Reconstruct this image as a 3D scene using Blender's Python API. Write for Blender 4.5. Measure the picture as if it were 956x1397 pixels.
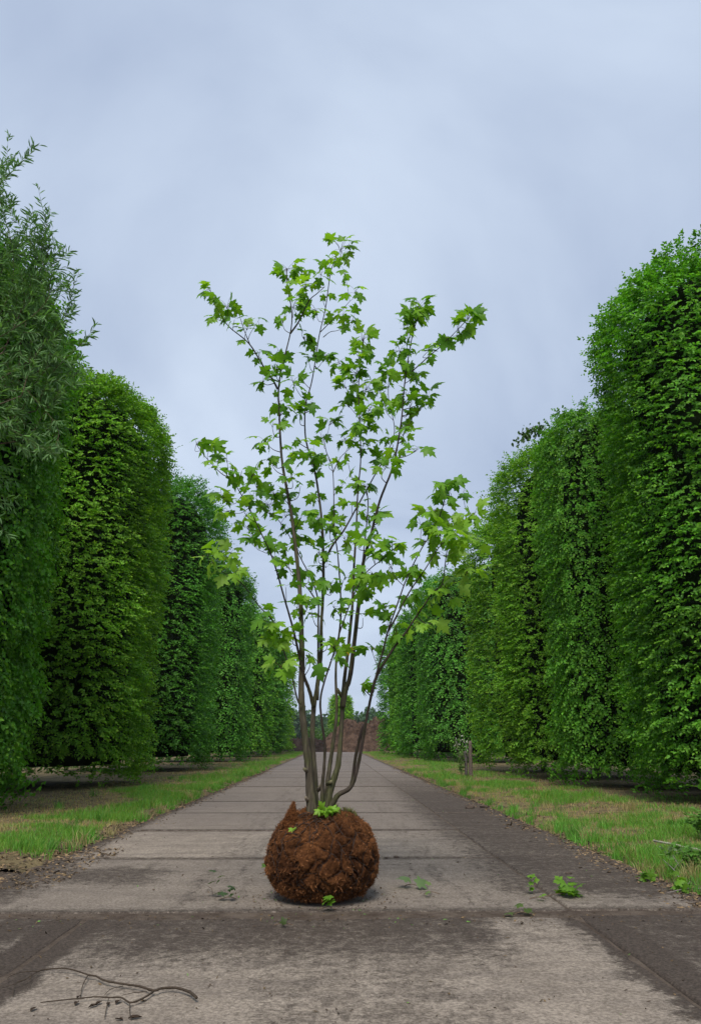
import bpy, math, random
import numpy as np
from mathutils import Matrix, Vector, Euler

R = math.radians
rng = np.random.default_rng(11)
random.seed(5)
for o in list(bpy.data.objects):
    bpy.data.objects.remove(o)
scene = bpy.context.scene
COL = scene.collection

# ------------------------------------------------------------------ camera
CAM_H = 1.10
PITCH, YAW = 16.6, -1.17
FPX, PW, PH = 1050.0, 956.0, 1397.0
cam_d = bpy.data.cameras.new('camera')
cam = bpy.data.objects.new('camera', cam_d)
COL.objects.link(cam)
cam_d.sensor_fit = 'VERTICAL'
cam_d.sensor_height = 24.0
cam_d.lens = 24.0 * FPX / PH
cam_d.clip_end = 3000
cam_d.clip_start = 0.05
cam.location = (0, 0, CAM_H)
cam.rotation_euler = (R(90 + PITCH), 0, R(YAW))
scene.camera = cam
CM = Euler((R(90 + PITCH), 0, R(YAW))).to_matrix()

# ------------------------------------------------------------------ world, sun, exposure
SUN_EL, SUN_AZ = 53.0, 190.0      # high and slightly behind the viewer, behind the cloud deck
world = bpy.data.worlds.new('World')
scene.world = world
world.use_nodes = True
wn, wl = world.node_tree.nodes, world.node_tree.links
wn.clear()
w_out = wn.new('ShaderNodeOutputWorld')
w_bg = wn.new('ShaderNodeBackground')
w_sky = wn.new('ShaderNodeTexSky')
w_sky.sky_type = 'NISHITA'
w_sky.sun_disc = False
w_sky.sun_elevation = R(SUN_EL)
w_sky.sun_rotation = R(SUN_AZ)
w_sky.dust_density = 2.0
w_geo = wn.new('ShaderNodeTexCoord')
w_sep = wn.new('ShaderNodeSeparateXYZ')
wl.new(w_geo.outputs['Generated'], w_sep.inputs[0])
def wmath(op, a, b=None):
    n = wn.new('ShaderNodeMath'); n.operation = op
    for i, v in enumerate((a, b)):
        if v is None: continue
        if isinstance(v, (int, float)): n.inputs[i].default_value = v
        else: wl.new(v, n.inputs[i])
    return n.outputs[0]
w_den = wmath('ADD', wmath('MAXIMUM', w_sep.outputs[2], 0.0), 0.42)
w_cmb = wn.new('ShaderNodeCombineXYZ')
wl.new(wmath('DIVIDE', w_sep.outputs[0], w_den), w_cmb.inputs[0])
wl.new(wmath('DIVIDE', w_sep.outputs[1], w_den), w_cmb.inputs[1])
w_n1 = wn.new('ShaderNodeTexNoise')
w_n1.inputs['Scale'].default_value = 1.7
w_n1.inputs['Detail'].default_value = 6.0
w_n1.inputs['Roughness'].default_value = 0.47
w_n1.inputs['Distortion'].default_value = 0.5
wl.new(w_cmb.outputs[0], w_n1.inputs['Vector'])
w_rmp = wn.new('ShaderNodeValToRGB')
w_rmp.color_ramp.elements[0].position = 0.33
w_rmp.color_ramp.elements[0].color = (0.375, 0.458, 0.625, 1)
w_rmp.color_ramp.elements[1].position = 0.66
w_rmp.color_ramp.elements[1].color = (0.660, 0.760, 0.910, 1)
wl.new(w_n1.outputs['Fac'], w_rmp.inputs[0])
w_scl = wn.new('ShaderNodeVectorMath'); w_scl.operation = 'SCALE'
w_scl.inputs['Scale'].default_value = 0.07
wl.new(w_sky.outputs[0], w_scl.inputs[0])
w_mix = wn.new('ShaderNodeMix'); w_mix.data_type = 'RGBA'
w_mix.inputs['Factor'].default_value = 0.90
wl.new(w_scl.outputs[0], w_mix.inputs['A'])
wl.new(w_rmp.outputs[0], w_mix.inputs['B'])
wl.new(w_mix.outputs['Result'], w_bg.inputs['Color'])
w_bg.inputs['Strength'].default_value = 0.45
wl.new(w_bg.outputs[0], w_out.inputs['Surface'])

sun_d = bpy.data.lights.new('sun', 'SUN')
sun_d.energy = 1.5
sun_d.angle = R(24)
sun_d.color = (1.0, 0.95, 0.88)
sun = bpy.data.objects.new('sun', sun_d)
COL.objects.link(sun)
_az, _el = R(SUN_AZ), R(SUN_EL)
_sd = Vector((math.sin(_az) * math.cos(_el), math.cos(_az) * math.cos(_el), math.sin(_el)))
sun.rotation_euler = _sd.to_track_quat('Z', 'Y').to_euler()
sun.location = (0, -5, 30)

scene.view_settings.view_transform = 'Standard'
scene.view_settings.look = 'None'
scene.view_settings.exposure = 1.32
scene.view_settings.gamma = 1.0
scene.view_settings.use_curve_mapping = False
scene.cycles.max_bounces = 8
scene.cycles.transmission_bounces = 6
scene.cycles.transparent_max_bounces = 8

# ------------------------------------------------------------------ helpers
def ray(px, py):
    d = CM @ Vector(((px - PW / 2) / FPX, -(py - PH / 2) / FPX, -1.0))
    return d
def at(px, py, Y):
    d = ray(px, py)
    return np.array((d.x / d.y * Y, Y, CAM_H + d.z / d.y * Y))
def ground(px, py, z=0.0):
    d = ray(px, py)
    t = (z - CAM_H) / d.z
    return np.array((d.x * t, d.y * t, z))

def tag(o, label=None, cat=None, group=None, kind=None):
    if label: o['label'] = label
    if cat: o['category'] = cat
    if group: o['group'] = group
    if kind: o['kind'] = kind
    return o
def empty(name, loc=(0, 0, 0)):
    o = bpy.data.objects.new(name, None)
    o.empty_display_size = 0.2
    o.location = loc
    COL.objects.link(o)
    return o
def add(name, me, mat=None, parent=None, world_pos=True):
    """link a mesh whose vertices are in world space; parent it at the parent's origin"""
    o = bpy.data.objects.new(name, me)
    COL.objects.link(o)
    if mat is not None and len(me.materials) == 0:
        me.materials.append(mat)
    if parent is not None:
        o.parent = parent
        if world_pos and parent.type == 'EMPTY':
            o.matrix_parent_inverse = Matrix.Translation(-Vector(root_loc(parent)))
    return o
def root_loc(o):
    v = Vector((0, 0, 0))
    while o is not None:
        v = v + o.location
        o = o.parent
    return v
def mesh_np(name, verts, faces_flat, nper, colors=None, smooth=False):
    """verts (N,3); faces_flat (M,nper) uniform polygons or list of arrays; colors per vertex (N,3)"""
    me = bpy.data.meshes.new(name)
    verts = np.asarray(verts, dtype=np.float32)
    if not isinstance(faces_flat, list): faces_flat = [np.asarray(faces_flat)]
    faces_flat = [np.asarray(f) for f in faces_flat if len(f)]
    loops = np.concatenate([f.ravel() for f in faces_flat]).astype(np.int32)
    tot = np.concatenate([np.full(len(f), f.shape[1]) for f in faces_flat]).astype(np.int32)
    start = np.concatenate(([0], np.cumsum(tot)[:-1])).astype(np.int32)
    me.vertices.add(len(verts))
    me.vertices.foreach_set('co', verts.ravel())
    me.loops.add(len(loops))
    me.loops.foreach_set('vertex_index', loops)
    me.polygons.add(len(tot))
    me.polygons.foreach_set('loop_start', start)
    me.polygons.foreach_set('loop_total', tot)
    if smooth:
        me.polygons.foreach_set('use_smooth', np.ones(len(tot), dtype=bool))
    me.update(calc_edges=True)
    if colors is not None:
        a = me.color_attributes.new('tint', 'FLOAT_COLOR', 'POINT')
        c = np.ones((len(verts), 4), dtype=np.float32)
        c[:, :3] = colors
        a.data.foreach_set('color', c.ravel())
    me.validate()
    return me
class MB:
    """collects tubes, boxes, patches into one mesh"""
    def __init__(s): s.v = []; s.f3 = []; s.f4 = []; s.n = 0; s.c = []
    def put(s, v, f3=None, f4=None, col=None):
        v = np.asarray(v, float)
        if f3 is not None and len(f3): s.f3.append(np.asarray(f3) + s.n)
        if f4 is not None and len(f4): s.f4.append(np.asarray(f4) + s.n)
        s.v.append(v)
        s.c.append(np.tile(np.asarray(col if col is not None else (1, 1, 1), float), (len(v), 1)) if np.ndim(col) < 2 else col)
        s.n += len(v)
    def tube(s, pts, rads, n=6, col=None, wob=0.0):
        pts = np.asarray(pts, float); k = len(pts)
        rads = np.broadcast_to(np.asarray(rads, float), (k,))
        t = np.gradient(pts, axis=0)
        t /= np.linalg.norm(t, axis=1, keepdims=True) + 1e-12
        ref = np.array((0.0, 0.0, 1.0)) if abs(t[:, 2]).mean() < 0.8 else np.array((0.0, 1.0, 0.0))
        a = np.cross(t, ref); a /= np.linalg.norm(a, axis=1, keepdims=True) + 1e-12
        b = np.cross(t, a)
        th = np.linspace(0, 2 * np.pi, n, endpoint=False)
        rr = rads[:, None] * (1 + wob * rng.normal(size=(k, n)))
        v = pts[:, None, :] + rr[:, :, None] * (np.cos(th)[None, :, None] * a[:, None, :] + np.sin(th)[None, :, None] * b[:, None, :])
        v = v.reshape(-1, 3)
        i = np.arange(k - 1)[:, None] * n; j = np.arange(n)[None, :]; j2 = (j + 1) % n
        f4 = np.stack((i + j, i + j2, i + n + j2, i + n + j), -1).reshape(-1, 4)
        v = np.vstack((v, pts[0], pts[-1]))
        jj = np.arange(n); jj2 = (jj + 1) % n
        f3 = np.vstack((np.stack((jj2, jj, np.full(n, k * n)), -1),
                        np.stack(((k - 1) * n + jj, (k - 1) * n + jj2, np.full(n, k * n + 1)), -1)))
        s.put(v, f3, f4, col)
    def box(s, c, h, col=None, rot=0.0):
        c = np.asarray(c, float); h = np.asarray(h, float)
        v = np.array([(x, y, z) for z in (-1, 1) for y in (-1, 1) for x in (-1, 1)], float) * h
        cr, sr = math.cos(rot), math.sin(rot)
        v = np.stack((v[:, 0] * cr - v[:, 1] * sr, v[:, 0] * sr + v[:, 1] * cr, v[:, 2]), -1) + c
        f = [(0, 2, 3, 1), (4, 5, 7, 6), (0, 1, 5, 4), (2, 6, 7, 3), (0, 4, 6, 2), (1, 3, 7, 5)]
        s.put(v, None, f, col)
    def mesh(s, name, smooth=False, colors=True):
        fs = []
        if s.f3: fs.append(np.vstack(s.f3))
        if s.f4: fs.append(np.vstack(s.f4))
        return mesh_np(name, np.vstack(s.v), fs, None, np.vstack(s.c) if colors else None, smooth)
def catmull(P, m=6):
    P = np.asarray(P, float)
    if len(P) < 3:
        t = np.linspace(0, 1, m + 1)[:, None]
        return P[0] * (1 - t) + P[-1] * t
    Q = np.vstack((2 * P[0] - P[1], P, 2 * P[-1] - P[-2]))
    out = []
    for i in range(1, len(Q) - 2):
        t = np.linspace(0, 1, m, endpoint=False)[:, None]
        p0, p1, p2, p3 = Q[i - 1], Q[i], Q[i + 1], Q[i + 2]
        out.append(0.5 * (2 * p1 + (p2 - p0) * t + (2 * p0 - 5 * p1 + 4 * p2 - p3) * t ** 2 + (3 * p1 - p0 - 3 * p2 + p3) * t ** 3))
    out.append(P[-1][None])
    return np.vstack(out)
def unit(v):
    return v / (np.linalg.norm(v, axis=-1, keepdims=True) + 1e-12)
def sines(seed, k, freq):
    g = np.random.default_rng(seed)
    D = unit(g.normal(size=(k, 3))) * freq * g.uniform(0.5, 1.6, (k, 1))
    ph = g.uniform(0, 6.28, k)
    return lambda p: np.sin(np.asarray(p) @ D.T + ph).sum(-1) / math.sqrt(k)
def vnoise2(seed):
    """smooth 2-D value noise"""
    g = np.random.default_rng(seed); T = g.random((256, 256))
    def f(x, y):
        x = np.asarray(x, float); y = np.asarray(y, float)
        xi = np.floor(x).astype(int); yi = np.floor(y).astype(int)
        fx = x - xi; fy = y - yi
        fx = fx * fx * (3 - 2 * fx); fy = fy * fy * (3 - 2 * fy)
        a = T[xi % 256, yi % 256]; b = T[(xi + 1) % 256, yi % 256]
        c = T[xi % 256, (yi + 1) % 256]; d = T[(xi + 1) % 256, (yi + 1) % 256]
        return (a * (1 - fx) + b * fx) * (1 - fy) + (c * (1 - fx) + d * fx) * fy
    return f

# ------------------------------------------------------------------ materials
class NT:
    def __init__(s, name):
        s.m = bpy.data.materials.new(name); s.m.use_nodes = True
        s.t = s.m.node_tree; s.n = s.t.nodes; s.l = s.t.links
        s.n.clear()
        s.out = s.n.new('ShaderNodeOutputMaterial')
    def sock(s, inp, v):
        if v is None: return
        if isinstance(v, bpy.types.NodeSocket): s.l.new(v, inp)
        elif isinstance(v, (tuple, list)):
            inp.default_value = tuple(v) + (1,) if len(v) == 3 and len(inp.default_value) == 4 else v
        else: inp.default_value = v
    def math(s, op, a, b=None, c=None, clamp=False):
        n = s.n.new('ShaderNodeMath'); n.operation = op; n.use_clamp = clamp
        for i, v in enumerate((a, b, c)): s.sock(n.inputs[i], v)
        return n.outputs[0]
    def mix(s, f, a, b, blend='MIX'):
        n = s.n.new('ShaderNodeMix'); n.data_type = 'RGBA'; n.blend_type = blend
        s.sock(n.inputs['Factor'], f); s.sock(n.inputs['A'], a); s.sock(n.inputs['B'], b)
        return n.outputs['Result']
    def noise(s, vec, scale, detail=4, rough=0.55, dist=0.0):
        n = s.n.new('ShaderNodeTexNoise')
        s.sock(n.inputs['Vector'], vec)
        n.inputs['Scale'].default_value = scale; n.inputs['Detail'].default_value = detail
        n.inputs['Roughness'].default_value = rough; n.inputs['Distortion'].default_value = dist
        return n.outputs['Fac']
    def voro(s, vec, scale, feat='F1'):
        n = s.n.new('ShaderNodeTexVoronoi'); n.feature = feat
        s.sock(n.inputs['Vector'], vec); n.inputs['Scale'].default_value = scale
        return n.outputs['Distance']
    def ss(s, x, a, b):
        """smooth step of x from a to b (0..1)"""
        n = s.n.new('ShaderNodeMapRange'); n.interpolation_type = 'SMOOTHSTEP'
        s.sock(n.inputs['Value'], x)
        if a <= b: n.inputs['From Min'].default_value, n.inputs['From Max'].default_value = a, b
        else:
            n.inputs['From Min'].default_value, n.inputs['From Max'].default_value = b, a
            n.inputs['To Min'].default_value, n.inputs['To Max'].default_value = 1, 0
        return n.outputs[0]
    def scale(s, vec, v):
        n = s.n.new('ShaderNodeVectorMath'); n.operation = 'MULTIPLY'
        s.sock(n.inputs[0], vec); n.inputs[1].default_value = v
        return n.outputs[0]
    def attr(s, name='tint'):
        n = s.n.new('ShaderNodeAttribute'); n.attribute_name = name
        return n.outputs['Color']
    def pos(s):
        n = s.n.new('ShaderNodeNewGeometry'); return n.outputs['Position']
    def sep(s, v):
        n = s.n.new('ShaderNodeSeparateXYZ'); s.sock(n.inputs[0], v); return n.outputs
    def bump(s, h, strength=0.5, dist=0.01):
        n = s.n.new('ShaderNodeBump'); s.sock(n.inputs['Height'], h)
        n.inputs['Strength'].default_value = strength; n.inputs['Distance'].default_value = dist
        return n.outputs[0]
    def bsdf(s, col, rough=0.8, normal=None, spec=0.3, sheen=0.0):
        n = s.n.new('ShaderNodeBsdfPrincipled')
        s.sock(n.inputs['Base Color'], col); s.sock(n.inputs['Roughness'], rough)
        n.inputs['Specular IOR Level'].default_value = spec
        if sheen: n.inputs['Sheen Weight'].default_value = sheen
        if normal is not None: s.l.new(normal, n.inputs['Normal'])
        return n.outputs[0]
    def done(s, sh):
        s.l.new(sh, s.out.inputs['Surface']); return s.m
    def leafy(s, col, rough=0.5, trans=0.35, tcol=None, spec=0.35):
        p = s.bsdf(col, rough, None, spec)
        t = s.n.new('ShaderNodeBsdfTranslucent'); s.sock(t.inputs['Color'], tcol if tcol is not None else col)
        m = s.n.new('ShaderNodeMixShader'); m.inputs[0].default_value = trans
        s.l.new(p, m.inputs[1]); s.l.new(t.outputs[0], m.inputs[2])
        return s.done(m.outputs[0])

def leaf_mat(name, rough=0.5, trans=0.3, spec=0.35, yellow=(1.05, 1.2, 0.45)):
    k = NT(name)
    c = k.attr()
    tc = k.mix(1.0, c, yellow, 'MULTIPLY')
    return k.leafy(c, rough, trans, tc, spec)
M_HEDGE = leaf_mat('hedge_leaf', 0.48, 0.40, 0.22)
M_MAPLE = leaf_mat('maple_leaf', 0.45, 0.5, 0.25, (1.4, 1.35, 0.5))
M_WILLOW = leaf_mat('willow_leaf', 0.5, 0.35, 0.3)
M_GRASS = leaf_mat('grass_blade', 0.55, 0.3, 0.25)

def tinted(name, rough=0.85, spec=0.2, nscale=40, amt=0.35, bump=0.4, bdist=0.01):
    k = NT(name); c = k.attr(); p = k.pos()
    n = k.noise(p, nscale, 5, 0.6)
    c2 = k.mix(k.ss(n, 0.3, 0.7), k.mix(1.0, c, (1 - amt,) * 3, 'MULTIPLY'), k.mix(1.0, c, (1 + amt,) * 3, 'MULTIPLY'))
    return k.done(k.bsdf(c2, rough, k.bump(n, bump, bdist), spec))
M_DEAD = tinted('dry_litter', 0.9, 0.15, 60)
M_TWIG = tinted('twig_bark', 0.8, 0.25, 120, 0.35, 0.3, 0.002)

def bark_mat():
    k = NT('maple_bark'); p = k.pos(); c = k.attr()
    st = k.noise(k.scale(p, (55, 55, 5)), 1.0, 5, 0.6)
    pat = k.noise(p, 9, 4, 0.6)
    green = k.mix(1.0, c, (0.80, 0.98, 0.58), 'MULTIPLY')
    base = k.mix(k.ss(pat, 0.40, 0.62), c, green)
    dark = k.mix(1.0, base, (0.45, 0.42, 0.42), 'MULTIPLY')
    col = k.mix(k.ss(st, 0.35, 0.68), dark, base)
    return k.done(k.bsdf(col, 0.75, k.bump(st, 0.6, 0.004), 0.25))
M_BARK = bark_mat()

def concrete_mat():
    k = NT('concrete_slab'); p = k.pos(); x, y, z = k.sep(p)
    info = k.n.new('ShaderNodeObjectInfo')
    rnd = info.outputs['Random']
    big = k.noise(p, 0.8, 5, 0.6, 0.6)
    mid = k.noise(p, 3.4, 6, 0.65, 0.5)
    med = k.noise(p, 14, 6, 0.7, 0.3)
    fine = k.noise(p, 75, 4, 0.7)
    grit = k.noise(p, 240, 2, 0.6)
    streak = k.noise(k.scale(p, (8, 0.9, 1)), 1.0, 6, 0.65, 0.4)
    cross = k.noise(k.scale(p, (0.8, 5, 1)), 1.0, 6, 0.65, 0.6)
    m3 = lambda a, b: k.math('MULTIPLY', a, b)
    clean = k.mix(k.ss(mid, 0.32, 0.7), (0.235, 0.194, 0.154), (0.325, 0.272, 0.218))
    clean = k.mix(m3(k.ss(med, 0.42, 0.72), 0.35), clean, (0.13, 0.104, 0.084))
    clean = k.mix(m3(k.ss(cross, 0.45, 0.7), 0.55), clean, (0.140, 0.114, 0.096))
    clean = k.mix(m3(rnd, 0.5), clean, (0.140, 0.116, 0.098))
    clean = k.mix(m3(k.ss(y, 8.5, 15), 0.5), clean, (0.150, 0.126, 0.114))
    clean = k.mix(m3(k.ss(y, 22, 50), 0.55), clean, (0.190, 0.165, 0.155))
    soil = k.mix(k.ss(fine, 0.3, 0.7), (0.028, 0.020, 0.015), (0.074, 0.055, 0.043))
    wob = k.math('SUBTRACT', mid, 0.5)
    wob2 = k.math('SUBTRACT', big, 0.5)
    far = k.ss(y, 5.73, 5.77)
    near = k.math('SUBTRACT', 1.0, far)
    xr = k.math('ADD', x, k.math('ADD', m3(wob, 0.55), m3(wob2, 0.5)))
    yr = k.math('ADD', y, k.math('ADD', m3(wob, 0.9), m3(wob2, 0.9)))
    # soil carried along the right-hand side of the lane
    right_far = m3(m3(m3(k.ss(xr, 0.75, 1.75), far), k.ss(y, 40, 12)), k.math('ADD', 0.25, m3(k.math('ADD', cross, mid), 0.45)))
    right_far = m3(right_far, k.math('SUBTRACT', 1.0, m3(k.ss(yr, 6.6, 6.05), 0.55)))
    right_near = m3(m3(k.ss(xr, 1.35, 1.72), m3(near, k.math('ADD', 0.30, m3(k.math('ADD', cross, mid), 0.42)))), k.math('SUBTRACT', 1.0, m3(m3(k.ss(yr, 4.7, 4.1), k.ss(x, 1.75, 2.05)), 0.9)))
    # brown film lying in front of the wide joint
    band = m3(m3(k.ss(yr, 3.7, 5.4), near), k.math('ADD', 0.50, m3(streak, 0.5)))
    pale = m3(k.ss(k.math('ABSOLUTE', k.math('SUBTRACT', xr, 1.25)), 0.38, 0.12), k.ss(yr, 5.95, 5.5))
    band = m3(band, k.math('SUBTRACT', 1.0, m3(pale, 0.6)))
    lip = m3(m3(k.ss(y, 5.52, 5.75), near), 0.8)
    centre = m3(m3(k.ss(k.math('ABSOLUTE', k.math('SUBTRACT', xr, 0.15)), 0.9, 0.3), near), 0.34)
    def seam(x0, w):
        d = k.math('ABSOLUTE', k.math('SUBTRACT', k.math('ADD', x, k.math('ADD', m3(wob, 0.18), m3(k.math('SUBTRACT', med, .5), .12))), x0))
        return m3(k.ss(d, w, w * 0.45), near)
    seams = k.math('MAXIMUM', m3(seam(-1.66, 0.30), 0.95), m3(seam(1.70, 0.26), 0.95))
    left = m3(k.ss(xr, -1.9, -2.7), k.ss(yr, 9.6, 7.6))
    left = m3(left, 0.75)
    smudge = m3(m3(k.ss(xr, -1.0, -1.7), k.ss(k.math('ABSOLUTE', k.math('SUBTRACT', yr, 7.3)), 0.9, 0.2)), 0.6)
    edge = m3(k.ss(k.math('ABSOLUTE', x), 2.35, 2.75), 0.85)
    # soil caught along each crosswise joint
    jf = k.math('FRACT', k.math('DIVIDE', k.math('SUBTRACT', y, 5.76 - 25.0), 2.5))
    jd = k.math('MINIMUM', jf, k.math('SUBTRACT', 1.0, jf))
    jm = m3(m3(k.ss(k.math('ADD', jd, m3(k.math('SUBTRACT', med, .5), .06)), 0.10, 0.005), far), 0.62)
    blot = m3(k.ss(k.noise(p, 1.5, 6, 0.7, 1.0), 0.55, 0.75), 0.58)
    tracks = m3(m3(k.ss(k.math('ABSOLUTE', k.math('SUBTRACT', k.math('ABSOLUTE', x), 0.95)), 0.6, 0.15), k.ss(streak, 0.35, 0.65)), m3(far, 0.42))
    d = right_far
    for m in (right_near, band, lip, centre, seams, left, smudge, edge, jm, blot, tracks):
        d = k.math('MAXIMUM', d, m)
    tex = k.math('ADD', m3(k.math('SUBTRACT', med, 0.5), 0.9), k.math('ADD', m3(k.math('SUBTRACT', fine, 0.5), 0.75), m3(k.math('SUBTRACT', grit, .5), .35)))
    d = k.ss(k.math('ADD', d, m3(tex, 1.35)), 0.22, 0.82)
    d = m3(d, 0.93)
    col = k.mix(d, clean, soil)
    spots = k.ss(k.noise(p, 21, 4, 0.7), 0.66, 0.74)
    col = k.mix(m3(spots, 0.6), col, (0.05, 0.038, 0.03))
    def tread(x0, y0, y1, w):
        u = k.math('SUBTRACT', x, x0)
        inside = m3(k.ss(k.math('ABSOLUTE', u), w, w * 0.7), m3(k.ss(y, y0, y0 + .3), k.ss(y, y1, y1 - .25)))
        bars = k.ss(k.math('SINE', k.math('ADD', m3(y, 105.0), m3(u, 40.0))), -0.1, 0.5)
        return m3(m3(inside, bars), k.ss(mid, 0.35, 0.6))
    tr = k.math('MAXIMUM', tread(-0.80, 4.6, 5.6, 0.08), k.math('MAXIMUM', tread(0.33, 4.3, 5.4, 0.075), tread(0.14, 4.4, 5.2, 0.05)))
    col = k.mix(m3(m3(tr, 0.45), k.ss(med, .38, .62)), col, (0.20, 0.165, 0.13))
    col = k.mix(m3(k.ss(grit, 0.35, 0.65), 0.3), col, k.mix(1.0, col, (0.55, 0.55, 0.55), 'MULTIPLY'))
    sp = k.noise(p, 48, 3, 0.75)
    col = k.mix(k.ss(sp, 0.34, 0.66), k.mix(1.0, col, (0.66, 0.65, 0.64), 'MULTIPLY'), k.mix(1.0, col, (1.24, 1.24, 1.24), 'MULTIPLY'))
    col = k.mix(m3(k.ss(k.noise(p, 105, 2, 0.6), 0.62, 0.72), 0.55), col, (0.035, 0.027, 0.022))
    h = k.math('ADD', m3(fine, 0.6), k.math('ADD', m3(grit, 0.35), k.math('ADD', m3(d, 0.6), m3(med, .6))))
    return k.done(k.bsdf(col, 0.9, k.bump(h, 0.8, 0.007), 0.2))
M_CONC = concrete_mat()

def soil_mat(name, a, b, scale=6.0, bd=0.03):
    k = NT(name); p = k.pos()
    n = k.noise(p, scale, 8, 0.65, 0.3); f = k.noise(p, scale * 12, 4, 0.7)
    c = k.mix(k.ss(n, 0.3, 0.7), a, b)
    c = k.mix(k.math('MULTIPLY', k.ss(f, 0.35, 0.7), 0.5), c, k.mix(1.0, c, (0.5, 0.48, 0.46), 'MULTIPLY'))
    return k.done(k.bsdf(c, 0.95, k.bump(k.math('ADD', n, f), 0.8, bd), 0.1))
M_SOIL = soil_mat('bare_soil', (0.075, 0.055, 0.042), (0.16, 0.125, 0.098))
M_VERGE = soil_mat('verge_soil', (0.085, 0.068, 0.038), (0.215, 0.165, 0.085), 3.0, 0.02)
M_FIELD = soil_mat('field_ground', (0.055, 0.085, 0.028), (0.12, 0.11, 0.05), 0.35, 0.05)
M_MOUND = soil_mat('mound_soil', (0.060, 0.038, 0.029), (0.210, 0.135, 0.095), 1.6, 0.5)
M_CORE = soil_mat('shaded_hedge_core', (0.008, 0.016, 0.005), (0.018, 0.030, 0.009), 5.0, 0.05)  # near-black green: deep shade inside the hedges is put into the colour
M_WOOD = tinted('post_wood', 0.85, 0.2, 30, 0.4, 0.5, 0.004)
M_CLOD = soil_mat('soil_clod', (0.06, 0.045, 0.034), (0.13, 0.10, 0.08), 30.0, 0.01)

# ------------------------------------------------------------------ ground, lane, verges
JOINT0, SLAB_L = 5.76, 2.5
ROAD_END = 86.0
g = MB()
g.put([(-600, -60, -0.09), (600, -60, -0.09), (600, 1500, -0.09), (-600, 1500, -0.09)], None, [(0, 1, 2, 3)])
tag(add('ground', g.mesh('ground'), M_FIELD), kind='structure')

def sheet(name, x0, x1, y0, y1, nx, ny, zf, mat):
    xs = np.linspace(x0, x1, nx); ys = np.linspace(y0, y1, ny)
    X, Y = np.meshgrid(xs, ys); Z = zf(X, Y)
    v = np.stack((X, Y, Z), -1).reshape(-1, 3)
    i = np.arange(ny - 1)[:, None] * nx; j = np.arange(nx - 1)[None, :]
    f = np.stack((i + j, i + j + 1, i + nx + j + 1, i + nx + j), -1).reshape(-1, 4)
    return add(name, mesh_np(name, v, f, 4, None, True), mat)
vn = vnoise2(3)
bed = sheet('soil_bed', -14, 14, -4, JOINT0 + 3.0, 120, 90, lambda X, Y: -0.045 + 0.022 * (vn(X * 3, Y * 3) - .5) + 0.018 * (vn(X * 9, Y * 9) - .5), M_SOIL)
tag(bed, kind='structure')
vz = lambda X, Y: -0.012 + 0.05 * (vn(X * 1.3 + 40, Y * 1.3) - .45) + 0.02 * (vn(X * 5, Y * 5 + 9) - .5) + 0.05 * np.clip((np.abs(X) - 3.2) / 2.0, 0, 1)
def vzb(X, Y):
    z = vz(X, Y)
    return z - 0.08 * np.clip((2.95 - np.abs(X)) / 0.3, 0, 1)
LEFT_Y0, RIGHT_Y0 = 7.7, 5.6
vl = sheet('verge_left', -12.5, -2.70, LEFT_Y0, 95, 50, 420, vzb, M_VERGE); tag(vl, kind='structure')
vr = sheet('verge_right', 2.70, 12.5, RIGHT_Y0, 95, 50, 420, vzb, M_VERGE); tag(vr, kind='structure')

jf = sheet('joint_soil', -2.7, 2.7, JOINT0 - 7.6, ROAD_END, 12, 300, lambda X, Y: np.where(Y < JOINT0, -.026, -.010) + 0.008 * (vn(X * 7, Y * 7) - .5) + 0 * X, M_SOIL); tag(jf, kind='structure')
road = bpy.data.objects.new('road', None); COL.objects.link(road); tag(road, kind='structure')
def slab_mesh(name, w, l, seed):
    gq = np.random.default_rng(seed)
    per = []
    n1, n2 = max(4, int(w / 0.12)), max(4, int(l / 0.12))
    for a, b, n in (((-w/2, -l/2), (w/2, -l/2), n1), ((w/2, -l/2), (w/2, l/2), n2), ((w/2, l/2), (-w/2, l/2), n1), ((-w/2, l/2), (-w/2, -l/2), n2)):
        for t in np.linspace(0, 1, n, endpoint=False):
            per.append((a[0] + (b[0] - a[0]) * t, a[1] + (b[1] - a[1]) * t))
    per = np.array(per); N = len(per)
    nrm = unit(per / np.array((w, l)) ** 1.0)
    chip = np.abs(gq.normal(size=N)) * 0.004 + (gq.random(N) < 0.07) * gq.uniform(0.008, 0.03, N)
    inner = per - np.sign(per) * (0.012 + chip[:, None]) * (np.abs(per) > np.array((w/2, l/2)) - 1e-6)
    v = np.vstack((np.c_[inner, np.zeros(N)], np.c_[per, np.full(N, -0.014)], np.c_[per, np.full(N, -0.14)]))
    j = np.arange(N); j2 = (j + 1) % N
    f4 = np.vstack((np.stack((N + j, N + j2, j2, j), -1), np.stack((2 * N + j, 2 * N + j2, N + j2, N + j), -1)))
    me = mesh_np(name, v, [f4], 4)
    # top face
    import bmesh
    bm = bmesh.new(); bm.from_mesh(me); bm.verts.ensure_lookup_table()
    bm.faces.new([bm.verts[i] for i in range(N)])
    bm.to_mesh(me); bm.free()
    me.materials.append(M_CONC)
    return me
CW, SW, GAP = 3.24, 1.10, 0.016
ml_ = [slab_mesh('broad_slab', CW + SW - GAP, SLAB_L - GAP, s) for s in (11, 12, 13)]
mc = [slab_mesh('centre_slab', CW - GAP, SLAB_L - GAP, s) for s in (1, 2, 3)]
ms = [slab_mesh('side_slab', SW - GAP, SLAB_L - GAP, s) for s in (4, 5, 6)]
mw = [slab_mesh('wide_slab', 3.2 - GAP, SLAB_L - GAP, s) for s in (7, 8)]
rows = int((ROAD_END - JOINT0) / SLAB_L) + 4
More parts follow.
